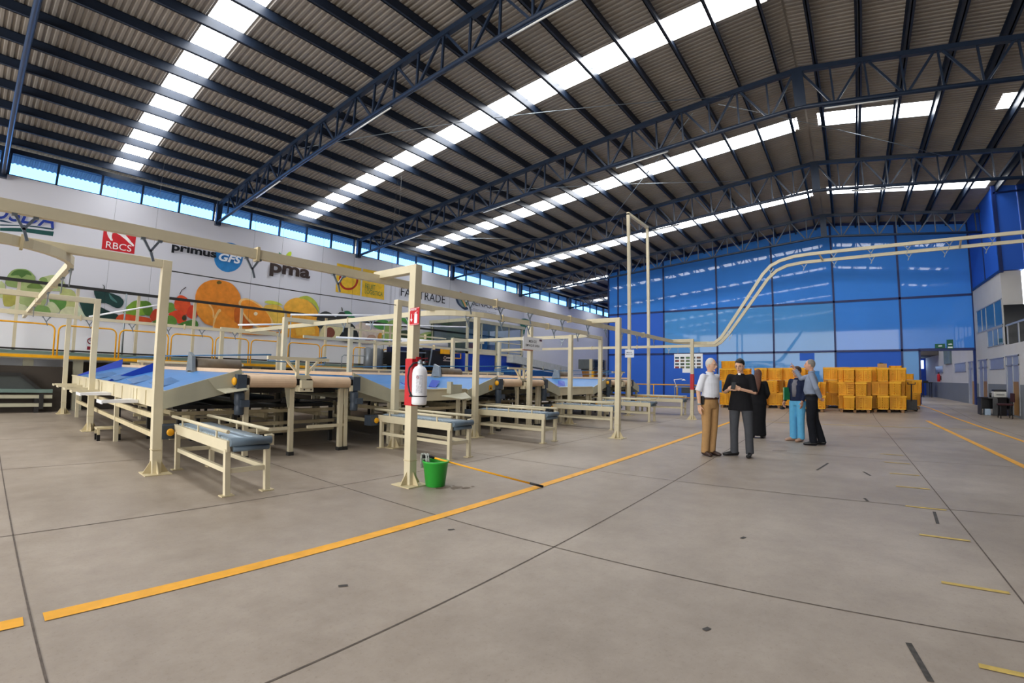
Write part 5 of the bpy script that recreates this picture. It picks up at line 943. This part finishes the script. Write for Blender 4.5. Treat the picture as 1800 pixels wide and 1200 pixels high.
lm = thing('labelling_machine', 'dark labelling machine with orange brown hopper near the blue wall corner', 'machine', (1.5, -.3, 0))
MB().b(25.6, 27.8, 14.2, 15.6, 0, 1.3).build('base', dark, lm, bevel=.02); MB().b(25.9, 27.6, 14.3, 15.4, 1.85, 2.5).b(26.1, 27.2, 14.28, 15.3, 1.75, 1.9).build('hood', mat('charcoal_hood', (96, 102, 104), .4), lm, bevel=.03)
MB().prism([(26.0, 14.2, 1.3), (27.4, 14.2, 1.3), (27.6, 14.2, 1.75), (25.85, 14.2, 1.75)], (0, .9, 0)).build('hopper', mat('orange_brown_hopper', (176, 122, 60), .6, var=.2, scale=10), lm); MB().b(25.68, 25.85, 14.15, 14.3, 1.3, 1.72).build('yellow_guard', yellow, lm)
MB().b(25.75, 25.9, 14.3, 14.5, 1.3, 2.5).build('side_post', cream, lm); MB().b(27.65, 27.8, 14.3, 14.5, 1.3, 2.5).build('side_post', cream, lm)
MB().b(26.1, 27.3, 14.27, 14.3, 2.0, 2.35).build('window', mat('machine_window', (60, 72, 80), .15), lm); MB().b(25.9, 27.6, 14.25, 14.3, 1.92, 1.96).b(25.9, 27.6, 14.25, 14.3, 2.4, 2.44).build('trim_strip', galv, lm)

# ================================================================ TABLE, LAMP AND RAIL BY THE BLUE WALL
zb_ = fz(25.2)
yr = thing('guard_rail', 'low yellow rail standing along the foot of the blue wall', 'guard rail', (0, 0, zb_))
MB().tube([(25.6, 11.5, .75), (25.6, 6.0, .75)], .03, 8).tube([(25.6, 11.5, .08), (25.6, 6.0, .08)], .03, 8).build('rail', yellow, yr)
for y in (11.4, 9.31, 7.99, 6.1): MB().tube([(25.6, y, 0), (25.6, y, .75)], .03, 8).build('post', yellow, yr)
tb = thing('work_table', 'small grey work table with a dark drawer before the blue wall', 'table', (24.9, 7.35, fz(24.9)))
MB().b(-.3, .3, -.75, .5, .64, .68).build('top', mat('grey_table_top', (132, 138, 142), .5), tb); MB().b(-.28, .25, -.7, .1, .36, .63).build('drawer', mat('dark_grey_drawer', (60, 66, 72), .5), tb)
for x in (-.26, .26):
    for y in (-.7, .45): MB().b(x-.02, x+.02, y-.02, y+.02, 0, .64).build('leg', galv, tb)
dl = thing('desk_lamp', 'white swing arm lamp clamped to the grey work table', 'lamp', (24.7, 7.75, fz(24.9)+.68))
MB().lathe([(.06, 0), (.06, .02), (.02, .03)], 0, 0, 0, 14).build('base', whitep, dl); MB().tube([(0, 0, .03), (0, .12, .36)], .02, 8).tube([(0, .12, .36), (0, -.32, .4)], .02, 8).build('arm', whitep, dl); MB().lathe([(.03, .06), (.1, .0), (.11, -.02), (.0, -.01)], 0, -.4, .34, 16).build('lamp_head', whitep, dl)

# ================================================================ DESK CORNER, EXIT SIGNS, BACK ROOM
zd = fz(21.9)
dk_ = thing('office_desk', 'dark office desk with a curved front against the right wall', 'desk', (21.9, -4.66, zd))
blk = mat('dark_laminate', (26, 26, 30), .35, var=.15)
MB().prism([(-.1, .0, .6), (-.28, -.2, .6), (-.32, -.45, .6), (-.25, -.8, .6), (.3, -.95, .6), (.5, -.9, .6), (.5, .0, .6)], (0, 0, .035)).build('top', blk, dk_)
MB().b(-.08, .42, -.05, -.01, 0, .6).build('side_panel', blk, dk_); MB().prism([(-.2, -.35, 0), (-.22, -.5, 0), (-.18, -.78, 0), (-.14, -.78, 0), (-.18, -.5, 0), (-.16, -.35, 0)], (0, 0, .6)).build('curved_front', blk, dk_); MB().b(.38, .42, -.9, -.05, .2, .6).build('back_panel', blk, dk_); MB().b(-.1, .42, -.92, -.88, 0, .6).build('side_panel', blk, dk_)
pr = thing('printer', 'white printer with a black lid standing on the dark desk', 'printer', (22.1, -5.3, zd+.635))
MB().b(-.18, .18, -.2, .2, 0, .2).build('body', mat('off_white_plastic', (206, 204, 196), .5), pr, bevel=.015); MB().b(-.17, .17, -.19, .19, .2, .27).build('lid', black, pr, bevel=.015); MB().b(-.2, -.18, -.12, .12, .08, .1).build('paper_slot', dark, pr)
cu = MB().lathe([(.03, 0), (.04, .15), (.035, .15), (.027, .01), (0, .008)], 21.95, -5.0, zd+.635, 14).build('cup', black); tag(cu, 'black cup standing on the dark desk beside the printer', 'cup')
ch = thing('office_chair', 'dark red office chair pulled up behind the dark desk', 'chair', (20.95, -5.2, fz(20.9)))
mrn = mat('maroon_fabric', (62, 28, 30), .8)
MB().b(-.2, .2, -.2, .2, .44, .5).build('seat', mrn, ch, bevel=.015); MB().b(-.2, .2, -.24, -.2, .55, .85).build('backrest', mrn, ch, bevel=.012); MB().b(-.015, .015, -.23, -.2, .45, .56).build('back_stem', black, ch)
for x, y in ((-.17, -.17), (.17, -.17), (-.17, .17), (.17, .17)): MB().tube([(x, y, 0), (x, y, .44)], .014, 8).build('leg', black, ch)
bx = tag(MB().b(21.85, 22.1, -4.98, -4.8, zd, zd+.22).build('paper_stack', mat('pale_blue_paper', (170, 188, 206), .7)), 'white and blue paper stack under the dark desk', 'paper')
gs = mat('exit_green', (24, 96, 70), .5)
for y0, y1, z0, z1, lab in ((-4.42, -4.02, 2.8, 3.0, 'long green exit sign above the doorway, left one'), (-4.75, -4.5, 2.76, 3.18, 'taller green exit sign above the doorway, right one')):
    e = thing('exit_sign', lab, 'sign', (26.93, 0, 0)); MB().b(-.01, .01, y0, y1, z0, z1).build('plate', gs, e)
    ym = (y0+y1)/2; MB().prism([(-.012, ym+.07, (z0+z1)/2+.02), (-.012, ym+.07, (z0+z1)/2-.03), (-.012, ym-.05, (z0+z1)/2-.03), (-.012, ym-.1, (z0+z1)/2), (-.012, ym-.05, (z0+z1)/2+.03)], (.002, 0, 0)).build('arrow', paper, e)
    if z1 > 3.1: MB().b(-.012, -.01, y0+.03, y1-.03, z0+.04, z0+.1).build('text_band', paper, e)
    MB().b(.01, .04, ym-.02, ym+.02, z0+.02, z1-.02).build('mount', dark, e)
bt = thing('side_table', 'black side table against the far end of the white corridor wall', 'table', (37.6, -5.0, .25))
MB().b(-.4, .4, -.35, .2, .9, .95).build('top', black, bt)
for x in (-.36, .36):
    for y in (-.3, .16): MB().b(x-.02, x+.02, y-.02, y+.02, 0, .9).build('leg', black, bt)
MB().c(0, 0, 1.0, .3, .3, .1).build('telephone', dark, bt)
fe = thing('fire_extinguisher', 'red fire extinguisher on the corridor wall beyond the doorway', 'fire extinguisher', (35.9, -5.5, .25))
MB().lathe([(.08, 1.0), (.09, 1.02), (.09, 1.4), (.03, 1.48)], 0, 0, 0, 14).build('cylinder', red, fe); MB().c(0, 0, 1.52, .04, .1, .08).build('valve', black, fe); MB().b(-.03, .03, -.14, -.08, 1.1, 1.35).build('wall_bracket', dark, fe)
# ================================================================ PEOPLE
skin = mat('skin', (205, 156, 130), .55, var=.05, scale=20, spec=.3); skin2 = mat('skin_light', (214, 170, 142), .55, var=.05, scale=20, spec=.3)
eye_m = mat('dark_eye', (34, 26, 24), .3); lip = mat('lip', (168, 100, 92), .5)
def fuse(mb, vox, it=5):
    "weld overlapping volumes into one continuous smooth skin"
    me = bpy.data.meshes.new('tmp'); bmesh.ops.recalc_face_normals(mb.bm, faces=list(mb.bm.faces)); mb.bm.to_mesh(me); mb.bm.free()
    o = bpy.data.objects.new('tmp', me); COL.objects.link(o)
    r = o.modifiers.new('r', 'REMESH'); r.mode = 'VOXEL'; r.voxel_size = vox; r.use_smooth_shade = True
    s = o.modifiers.new('s', 'SMOOTH'); s.factor = .5; s.iterations = it
    out = bpy.data.meshes.new_from_object(o.evaluated_get(bpy.context.evaluated_depsgraph_get()))
    bpy.data.objects.remove(o); bpy.data.meshes.remove(me); return out
def put(me, name, m, parent):
    me.materials.clear(); me.materials.append(m)
    for p in me.polygons: p.use_smooth = True; p.material_index = 0
    o = bpy.data.objects.new(name, me); COL.objects.link(o); o.parent = parent; me.name = name; return o
def limb(mb, pts, rs, n=12):
    mb.tube(pts, rs, n)
    for p, r in ((pts[0], rs[0]), (pts[-1], rs[-1])):
        if not isinstance(r, tuple): mb.ball(p, r, 10, 6)
V = Vector
def hand(mb, wr, d, nrm, side, curl=.5, point=False):
    "palm, four bent fingers of unequal length, thumb leaving the side of the palm"
    d = V(d).normalized(); nrm = V(nrm); nrm = (nrm-d*nrm.dot(d)).normalized(); lat = d.cross(nrm)*side
    mb.bar(wr-d*.01, wr+d*.085, .076, .026, up=nrm); mb.ball(wr, .027, 10, 6)
    k = wr+d*.08
    for i, (o, ln) in enumerate(((.030, .072), (.010, .082), (-.010, .076), (-.029, .058))):
        a = k+lat*o; cu = (.05 if i == 0 else 1.3) if point else curl; c1 = cu*.7; c2 = cu*1.7
        d1 = (d*math.cos(c1)+nrm*math.sin(c1)); d2 = (d*math.cos(c2)+nrm*math.sin(c2))
        b = a+d1*ln*.52; mb.tube([a-d*.02, a, b, b+d2*ln*.5], [.0092, .009, .0083, .007], 8); mb.ball(b+d2*ln*.5, .007, 8, 5)
    t0 = wr+d*.028+lat*.034; t1 = t0+(d*.6+lat*.75+nrm*.25).normalized()*.035; t2 = t1+(d*.8+lat*.15+nrm*.5).normalized()*.03
    mb.tube([t0-lat*.015, t0, t1, t2], [.012, .0115, .010, .008], 8); mb.ball(t2, .008, 8, 5)
def head_mesh(mb, c, R, fem=False):
    c = V(c); q = MB(); q.ball((0, 0, 0), (.096, .076, .118), 20, 14)
    for v in q.bm.verts:
        x, y, z = v.co
        if z < -.02: f = 1-(-z-.02)*2.2; v.co.y *= max(f, .55); v.co.x = x*(max(1-(-z-.02)*1.6, .6) if x < 0 else 1-(-z-.02)*.5)
        if z < .03 and z > -.06 and x > .06: v.co.x -= .004
        if x < 0 and z > -.03: v.co.x *= 1.03
    # nose, brow, chin, lips
    q.tube([(.086, 0, .028), (.098, 0, .005), (.112, 0, -.018), (.094, 0, -.032)], [.008, .010, .0135, .011], 8)
    q.ball((.088, 0, -.048), (.012, .024, .008), 8, 5); q.ball((.084, 0, -.058), (.012, .02, .007), 8, 5); q.ball((.077, 0, -.096), (.018, .02, .016), 8, 6)
    q.ball((.08, .03, .034), (.014, .024, .008), 8, 5); q.ball((.08, -.03, .034), (.014, .024, .008), 8, 5)
    for s in (-1, 1): q.ball((-.006, s*.077, -.008), (.019, .008, .031), 10, 6)
    q.ball((.0, 0, -.06), (.07, .058, .05), 12, 8)
    mp_ = {}
    for f in q.bm.faces:
        vs = []
        for v in f.verts:
            if v not in mp_: mp_[v] = mb.bm.verts.new(c+R @ v.co)
            vs.append(mp_[v])
        mb.bm.faces.new(vs)
    q.bm.free()
def person(label, loc, yaw, P):
    t = thing('person', label, 'person', loc, math.radians(yaw)); z = P.get('scale', 1.); Sc = z
    J = {k: (V(v)*Sc) for k, v in P['j'].items()}
    fem = P.get('fem'); w_ = .93 if fem else 1.
    R = Euler((math.radians(P.get('roll', 0)), math.radians(P.get('nod', 0)), math.radians(P.get('turn', 0)))).to_matrix()
    hc = J['head']
    # ---- body
    mb = MB(); bx_ = J['belly'].x
    tor = [((J['pelvis']+V((0, 0, -.06)))[:], (.085, .135)), (J['pelvis'][:], (.105, .16*w_)), (J['belly'][:], (.1, .14*w_)), (J['chest'][:], (.112, .165*w_)), ((J['chest']+V((0, 0, .09)))[:], (.085, .15*w_)), ((J['neck']+V((0, 0, -.03)))[:], (.055, .07)), (J['neck'][:], (.05, .052)), ((J['neck']*.4+hc*.6)[:], (.05, .05))]
    mb.tube([p for p, r in tor], [r for p, r in tor], 16)
    for s, n in ((1, 'l'), (-1, 'r')):
        limb(mb, [J['sh'+n], J['el'+n], J['wr'+n]], [.05*w_, .04*w_, .026*w_]); limb(mb, [V((J['chest'].x, s*.06, J['sh'+n].z-.02)), J['sh'+n]], [.05, .05])
        limb(mb, [J['hip'+n], J['kn'+n], J['an'+n]], [.078*w_, .052*w_, .036*w_]); hnd = P['hand'+n]
        hand(mb, J['wr'+n], hnd[0], hnd[1], -s if len(hnd) < 4 else hnd[3], hnd[2], P.get('point') == n)
        fd = P['foot'+n]; f = V((math.cos(math.radians(fd)), math.sin(math.radians(fd)), 0)); a = J['an'+n]
        limb(mb, [a, V((a.x, a.y, .04))-f*.03, V((a.x, a.y, .03))+f*.13], [.036, .034, .026])
    head_mesh(mb, hc, R, fem)
    body = put(fuse(mb, .0062), 'body', P.get('skin', skin), t)
    def hd(name, m, fn):
        q = MB(); fn(q)
        for v in q.bm.verts: v.co = hc+R @ v.co
        return q.build(name, m, t)
    for s in (-1, 1): hd('eye', eye_m, lambda q: q.ball((.0865, s*.031, .012), (.006, .0105, .005), 10, 6)); hd('eyebrow', P['hair'][1], lambda q: q.tube([(.093, s*.018, .035), (.09, s*.034, .038), (.08, s*.047, .034)], .0035, 6))
    hd('mouth', lip, lambda q: q.ball((.0975, 0, -.054), (.004, .02, .0035), 10, 5))
    kind, hm = P['hair']
    def hair(q):
        if kind == 'short': q.ball((-.016, 0, .026), (.092, .083, .104), 18, 12)
        elif kind == 'fringe': q.ball((-.02, 0, .034), (.094, .083, .098), 18, 12); q.ball((.02, .012, .085), (.06, .066, .04), 14, 8)
        else: q.ball((-.014, 0, .024), (.094, .085, .106), 18, 12); q.tube([(-.06, 0, .03), (-.09, 0, -.08), (-.13, .01, -.2), (-.165, .015, -.34), (-.17, .02, -.48)], [(.05, .08), (.05, .09), (.045, .095), (.035, .08), (.012, .03)], 14)
    q = MB(); hair(q)
    for v in q.bm.verts: v.co = hc+R @ v.co
    put(fuse(q, .008, 3), 'hair', hm, t)
    if P.get('glasses'):
        def gl(q):
            for s in (-1, 1):
                q.tube([(.103, s*.034+.022*math.cos(a), .01+.016*math.sin(a)) for a in [k*math.pi/6 for k in range(12)]], .0016, 6, closed=True)
                q.tube([(.102, s*.056, .014), (.06, s*.078, .014), (-.005, s*.083, .01)], .0015, 6)
            q.tube([(.103, -.012, .014), (.107, 0, .017), (.103, .012, .014)], .0016, 6)
        hd('glasses', P['glasses'], gl)
    # ---- trousers
    tm = P['trousers']
    mb = MB(); wz = P.get('waist', .0)
    mb.tube([(J['pelvis']+V((0, 0, -.1)))[:], (J['pelvis']+V((0, 0, 0)))[:], (J['pelvis']+V((0, 0, .085)))[:], (J['pelvis']+V((0, 0, .1)))[:]], [(.11, .165*w_), (.126, .182*w_), (.122, .165*w_), (.118, .16*w_)], 18)
    wd = P.get('legw', 1.)
    for n in 'lr':
        a = J['an'+n]; k_ = J['kn'+n]; hp = J['hip'+n]
        mb.tube([hp+V((0, 0, .05)), hp, hp.lerp(k_, .5), k_, k_.lerp(a, .6), V((a.x, a.y, .055*Sc))], [.09*w_, .104*w_*min(wd, 1.15), .09*w_*wd, .074*wd, .07*wd, .071*wd], 14)
    put(fuse(mb, .011, 4), 'trousers', tm, t)
    if P.get('skirt'):
        q = MB(); q.tube([(J['pelvis']+V((0, 0, .1)))[:], J['pelvis'][:], (J['pelvis']+V((0, 0, -.3)))[:], (0.0, 0, .4), (0, 0, .06)], [(.12, .15), (.15, .185), (.15, .18), (.15, .17), (.17, .19)], 22); put(fuse(q, .012, 4), 'skirt', P['skirt'], t)
    # ---- top
    sl = P.get('sleeve', 1.); mb = MB(); hem = P.get('hem', -.02)
    mb.tube([(J['pelvis']+V((0, 0, hem)))[:], (J['pelvis']+V((0, 0, .09)))[:], J['belly'][:], J['chest'][:], (J['chest']+V((0, 0, .085)))[:], (J['neck']+V((0, 0, -.055)))[:], (J['neck']+V((-.004, 0, -.01)))[:]], [(.152, .222*w_) if hem < -.05 else (.135, .185*w_), (.142, .19*w_) if hem < -.05 else (.136, .18*w_), (.134, .172*w_), (.135, .182*w_), (.105, .16*w_), (.075, .095), (.06, .062)], 20)
    for s, n in ((1, 'l'), (-1, 'r')):
        a, b, c = J['sh'+n], J['el'+n], J['wr'+n]; mb.tube([V((J['chest'].x, s*.05, a.z-.02)), a], [.056, .06*w_], 12); mb.ball(a, .06*w_, 12, 8)
        if sl < .8: mb.tube([a, a.lerp(b, .75), a.lerp(b, .98)], [.06*w_, .061*w_, .066*w_], 14)
        else: mb.tube([a, b, b.lerp(c, .5), b.lerp(c, .93)], [.06*w_, .055*w_, .05*w_, .043*w_], 14); mb.ball(b, .057*w_, 10, 6)
    put(fuse(mb, .010, 4), P.get('topname', 'shirt'), P['top'], t)
    if P.get('collar'):
        q = MB(); nk = J['neck']+V((0, 0, -.005)); q.tube([(nk.x+.066*math.cos(a), nk.y+.067*math.sin(a), nk.z+.012*math.cos(a+math.pi)+.005) for a in [k*math.pi/10 for k in range(20)]], [(.018, .007)]*20, 8, closed=True); q.build('collar', P['collar'], t)
    if P.get('belt'):
        q = MB(); c = J['pelvis']+V((0, 0, .082)); q.tube([(c.x+.133*math.cos(a), c.y+.178*w_*math.sin(a), c.z) for a in [k*math.pi/16 for k in range(32)]], [(.019, .006)]*32, 8, closed=True); q.c(c.x+.137, c.y, c.z, .01, .05, .036); q.build('belt', P['belt'], t)
    # ---- shoes
    for n in 'lr':
        fd = math.radians(P['foot'+n]); f = V((math.cos(fd), math.sin(fd), 0)); a = V((J['an'+n].x, J['an'+n].y, 0))
        q = MB(); q.tube([a-f*.075+V((0, 0, .035)), a-f*.05+V((0, 0, .045)), a+f*.03+V((0, 0, .05)), a+f*.1+V((0, 0, .04)), a+f*.17+V((0, 0, .03)), a+f*.2+V((0, 0, .024))], [(.03, .026), (.042, .036), (.048, .041), (.038, .045), (.028, .042), (.014, .024)], 14)
        for v in q.bm.verts: v.co.z = max(v.co.z, .002)
        q.build('shoe', P['shoes'], t)
    return t, J
def J0(**k):
    j = dict(pelvis=(0, 0, .93), belly=(.0, 0, 1.1), chest=(0, 0, 1.28), neck=(.0, 0, 1.47), head=(.025, 0, 1.602), shl=(0, .175, 1.385), shr=(0, -.175, 1.385), hipl=(0, .092, .9), hipr=(0, -.092, .9), knl=(.02, .1, .49), knr=(.02, -.1, .49), anl=(-.01, .11, .085), anr=(-.01, -.11, .085), ell=(-.02, .225, 1.12), elr=(-.02, -.225, 1.12), wrl=(.03, .23, .87), wrr=(.03, -.23, .87))
    j.update(k); return j
hang = lambda s: ((.1, 0, -1), (0, -s, 0), .35)
cl = lambda n, c, v=.1, sc=14: mat(n, c, .85, var=v, scale=sc, bump=.15, spec=.2)
silver = mat('silver_hair', (206, 200, 192), .8, var=.2, scale=60); greyh = mat('grey_hair', (132, 126, 118), .8, var=.25, scale=60); blackh = mat('black_hair', (30, 27, 26), .6, var=.3, scale=60); brownh = mat('brown_hair', (92, 56, 40), .6, var=.3, scale=50)
shoe_b = mat('black_leather', (24, 23, 24), .35, var=.2); shoe_br = mat('brown_leather', (58, 40, 32), .4, var=.2); shoe_t = mat('tan_shoe', (176, 140, 116), .5)
gframe = mat('glasses_frame', (70, 60, 54), .3); wire_f = mat('wire_frame', (150, 140, 126), .3, .6)
# white shirt
ws = cl('white_linen', (222, 224, 230), .04); khaki = cl('khaki_cotton', (176, 138, 92), .08)
t, J = person('person in white short sleeved shirt and khaki trousers, hand behind the back', (8.72, 2.12, 0), -118, dict(
    j=J0(pelvis=(0, 0, .93), belly=(.02, 0, 1.1), chest=(.01, 0, 1.28), neck=(.0, 0, 1.46), head=(.03, 0, 1.595), elr=(-.04, -.25, 1.13), wrr=(.0, -.26, .88), ell=(-.1, .25, 1.14), wrl=(-.16, .13, .97), knl=(.03, .07, .49), anl=(.0, .06, .085), anr=(-.02, -.085, .085)),
    handr=hang(-1), handl=((-.2, -.9, -.2), (-1, 0, 0), .5), footl=6, footr=-14, hair=('short', silver), skin=skin2, glasses=wire_f, trousers=khaki, top=ws, sleeve=.6, belt=mat('brown_belt', (70, 44, 32), .5), collar=ws, shoes=shoe_br, hem=.07, nod=6, turn=14))
q = MB(); q.tube([(J['wrr'].x+.03*math.cos(a), J['wrr'].y+.03*math.sin(a), J['wrr'].z+.03) for a in [k*math.pi/8 for k in range(16)]], [(.011, .005)]*16, 6, closed=True).ball((J['wrr'].x, J['wrr'].y-.032, J['wrr'].z+.03), (.018, .008, .018), 10, 6); q.build('wristwatch', galv, t)
q = MB(); q.b(-.05, .04, -.215, -.175, .9, 1.05); q.build('belt_pouch', black, t, bevel=.01)
# man in black clerical shirt with phone
bs = cl('black_cotton', (24, 24, 27), .15); gt = cl('charcoal_wool', (70, 72, 76), .08)
t, J = person('person in black clerical shirt looking down at the phone in both hands', (8.9, 1.62, 0), 176, dict(
    j=J0(chest=(.0, 0, 1.28), neck=(.01, 0, 1.46), head=(.055, 0, 1.585), shl=(0, .185, 1.385), shr=(0, -.185, 1.385), ell=(.05, .25, 1.12), elr=(.03, -.26, 1.12), wrl=(.25, .045, 1.185), wrr=(.25, -.125, 1.185), knl=(.03, .15, .49), anl=(.0, .17, .085), knr=(.02, -.105, .49), anr=(.0, -.1, .085), hipl=(0, .1, .9), hipr=(0, -.1, .9)),
    handl=((.55, -.75, .35), (-.75, -.5, .5), .75, 1), handr=((.55, .75, .35), (-.75, .5, .5), .75, -1), footl=5, footr=-62, hair=('fringe', blackh), skin=skin2, glasses=gframe, trousers=gt, top=bs, sleeve=.6, shoes=shoe_b, hem=-.12, nod=17, turn=-4))
q = MB(); q.c(J['neck'].x+.074, 0, J['neck'].z-.018, .012, .045, .036); q.build('white_collar_tab', paper, t, bevel=.003)
ph = thing('phone', 'black phone held in both hands by the man in black', 'phone', (8.9-.318, 1.62+.063, 1.24), math.radians(176))
MB().c(0, 0, 0, .009, .074, .145).build('case', black, ph, rot=(0, math.radians(-38), 0), bevel=.003); MB().c(-.006, 0, 0, .001, .066, .13).build('screen', mat('phone_screen', (40, 44, 50), .1), ph, rot=(0, math.radians(-38), 0))
# woman in black, back turned
t, J = person('person in long black outfit with long brown hair, back turned behind the man in black', (11.9, 1.77, 0), 2, dict(scale=.91, fem=True,
    j=J0(ell=(-.02, .2, 1.12), elr=(.02, -.24, 1.13), wrl=(.1, .15, .98), wrr=(.17, -.18, 1.0), head=(.02, 0, 1.6)), handl=((.9, -.3, 0), (0, -1, 0), .6), handr=((.9, .3, 0), (0, 1, 0), .6), footl=8, footr=-8, hair=('long', brownh), trousers=bs, skirt=bs, top=bs, topname='jacket', shoes=shoe_b, hem=-.08, nod=8))
# woman in blue trousers
lbt = cl('sky_blue_cotton', (96, 172, 214), .06); nv = cl('navy_wool', (32, 40, 66), .1); gtop = cl('grey_knit', (120, 118, 124), .1)
t, J = person('person in navy jacket and sky blue trousers holding a green folder, beside the pointing man', (11.72, .9, 0), 150, dict(scale=.95, fem=True,
    j=J0(elr=(-.02, -.26, 1.12), wrr=(.04, -.33, .9), ell=(.0, .22, 1.12), wrl=(.12, .2, .92), anl=(0, .1, .085), anr=(.0, -.1, .085)), handr=((.1, -.1, -1), (0, 1, 0), .8), handl=hang(1), footl=2, footr=-24, hair=('fringe', mat('dark_brown_hair', (84, 62, 48), .6, var=.3, scale=50)), glasses=gframe, trousers=lbt, top=nv, topname='jacket', shoes=shoe_t, hem=.0, legw=1.12, nod=-2, turn=-12))
q = MB(); q.tube([(.05, 0, .98), (.055, 0, 1.1), (.05, 0, 1.24), (.035, 0, 1.34)], [(.092, .085), (.093, .09), (.1, .09), (.06, .06)], 14); q.build('grey_top', gtop, t)
gf = thing('folder', 'green folder tucked under the arm of the person in the navy jacket', 'folder', (11.72, .9, 0), math.radians(150))
MB().b(-.08, .2, -.225, -.219, .9, 1.18).b(-.08, .2, -.205, -.199, .9, 1.18).b(-.08, .2, -.225, -.199, .9, .905).build('cover', mat('green_folder', (44, 150, 96), .5), gf); MB().b(-.075, .19, -.219, -.205, .905, 1.17).build('sheets', paper, gf)
cmr = thing('camera', 'small dark camera hanging from the hand of the person in sky blue trousers', 'camera', (11.72, .9, 0), math.radians(150))
MB().c(.06, -.335, .715, .09, .06, .07).build('camera_body', black, cmr, bevel=.008); MB().cyl((.105, -.335, .71), (.14, -.335, .71), .025, 14).build('lens_barrel', dark, cmr); MB().tube([(.03, -.335, .75), (.045, -.33, .83), (.06, -.32, .84), (.08, -.335, .75)], .006, 6).build('strap', black, cmr)
# man pointing
bl = cl('blue_grey_chambray', (136, 146, 164), .06); bt_ = cl('dark_navy_twill', (24, 26, 32), .15)
t, J = person('person in blue grey shirt and dark trousers pointing to the left', (11.2, .58, 0), 92, dict(scale=1.03,
    j=J0(head=(.03, 0, 1.605), belly=(.03, 0, 1.1), elr=(.21, -.22, 1.34), wrr=(.33, -.2, 1.53), ell=(-.09, .26, 1.14), wrl=(-.17, .12, .95), anl=(-.04, .1, .085), anr=(-.2, -.11, .085), knr=(-.06, -.1, .5), knl=(.02, .1, .5)), handr=((.55, 0, .8), (.6, .4, -.4), .25), handl=((-.1, -.9, -.35), (-1, 0, 0), .7), footl=4, footr=-6, hair=('short', greyh), trousers=bt_, top=bl, belt=shoe_b, collar=bl, shoes=shoe_b, hem=.07, legw=1.1, nod=-6, point='r'))
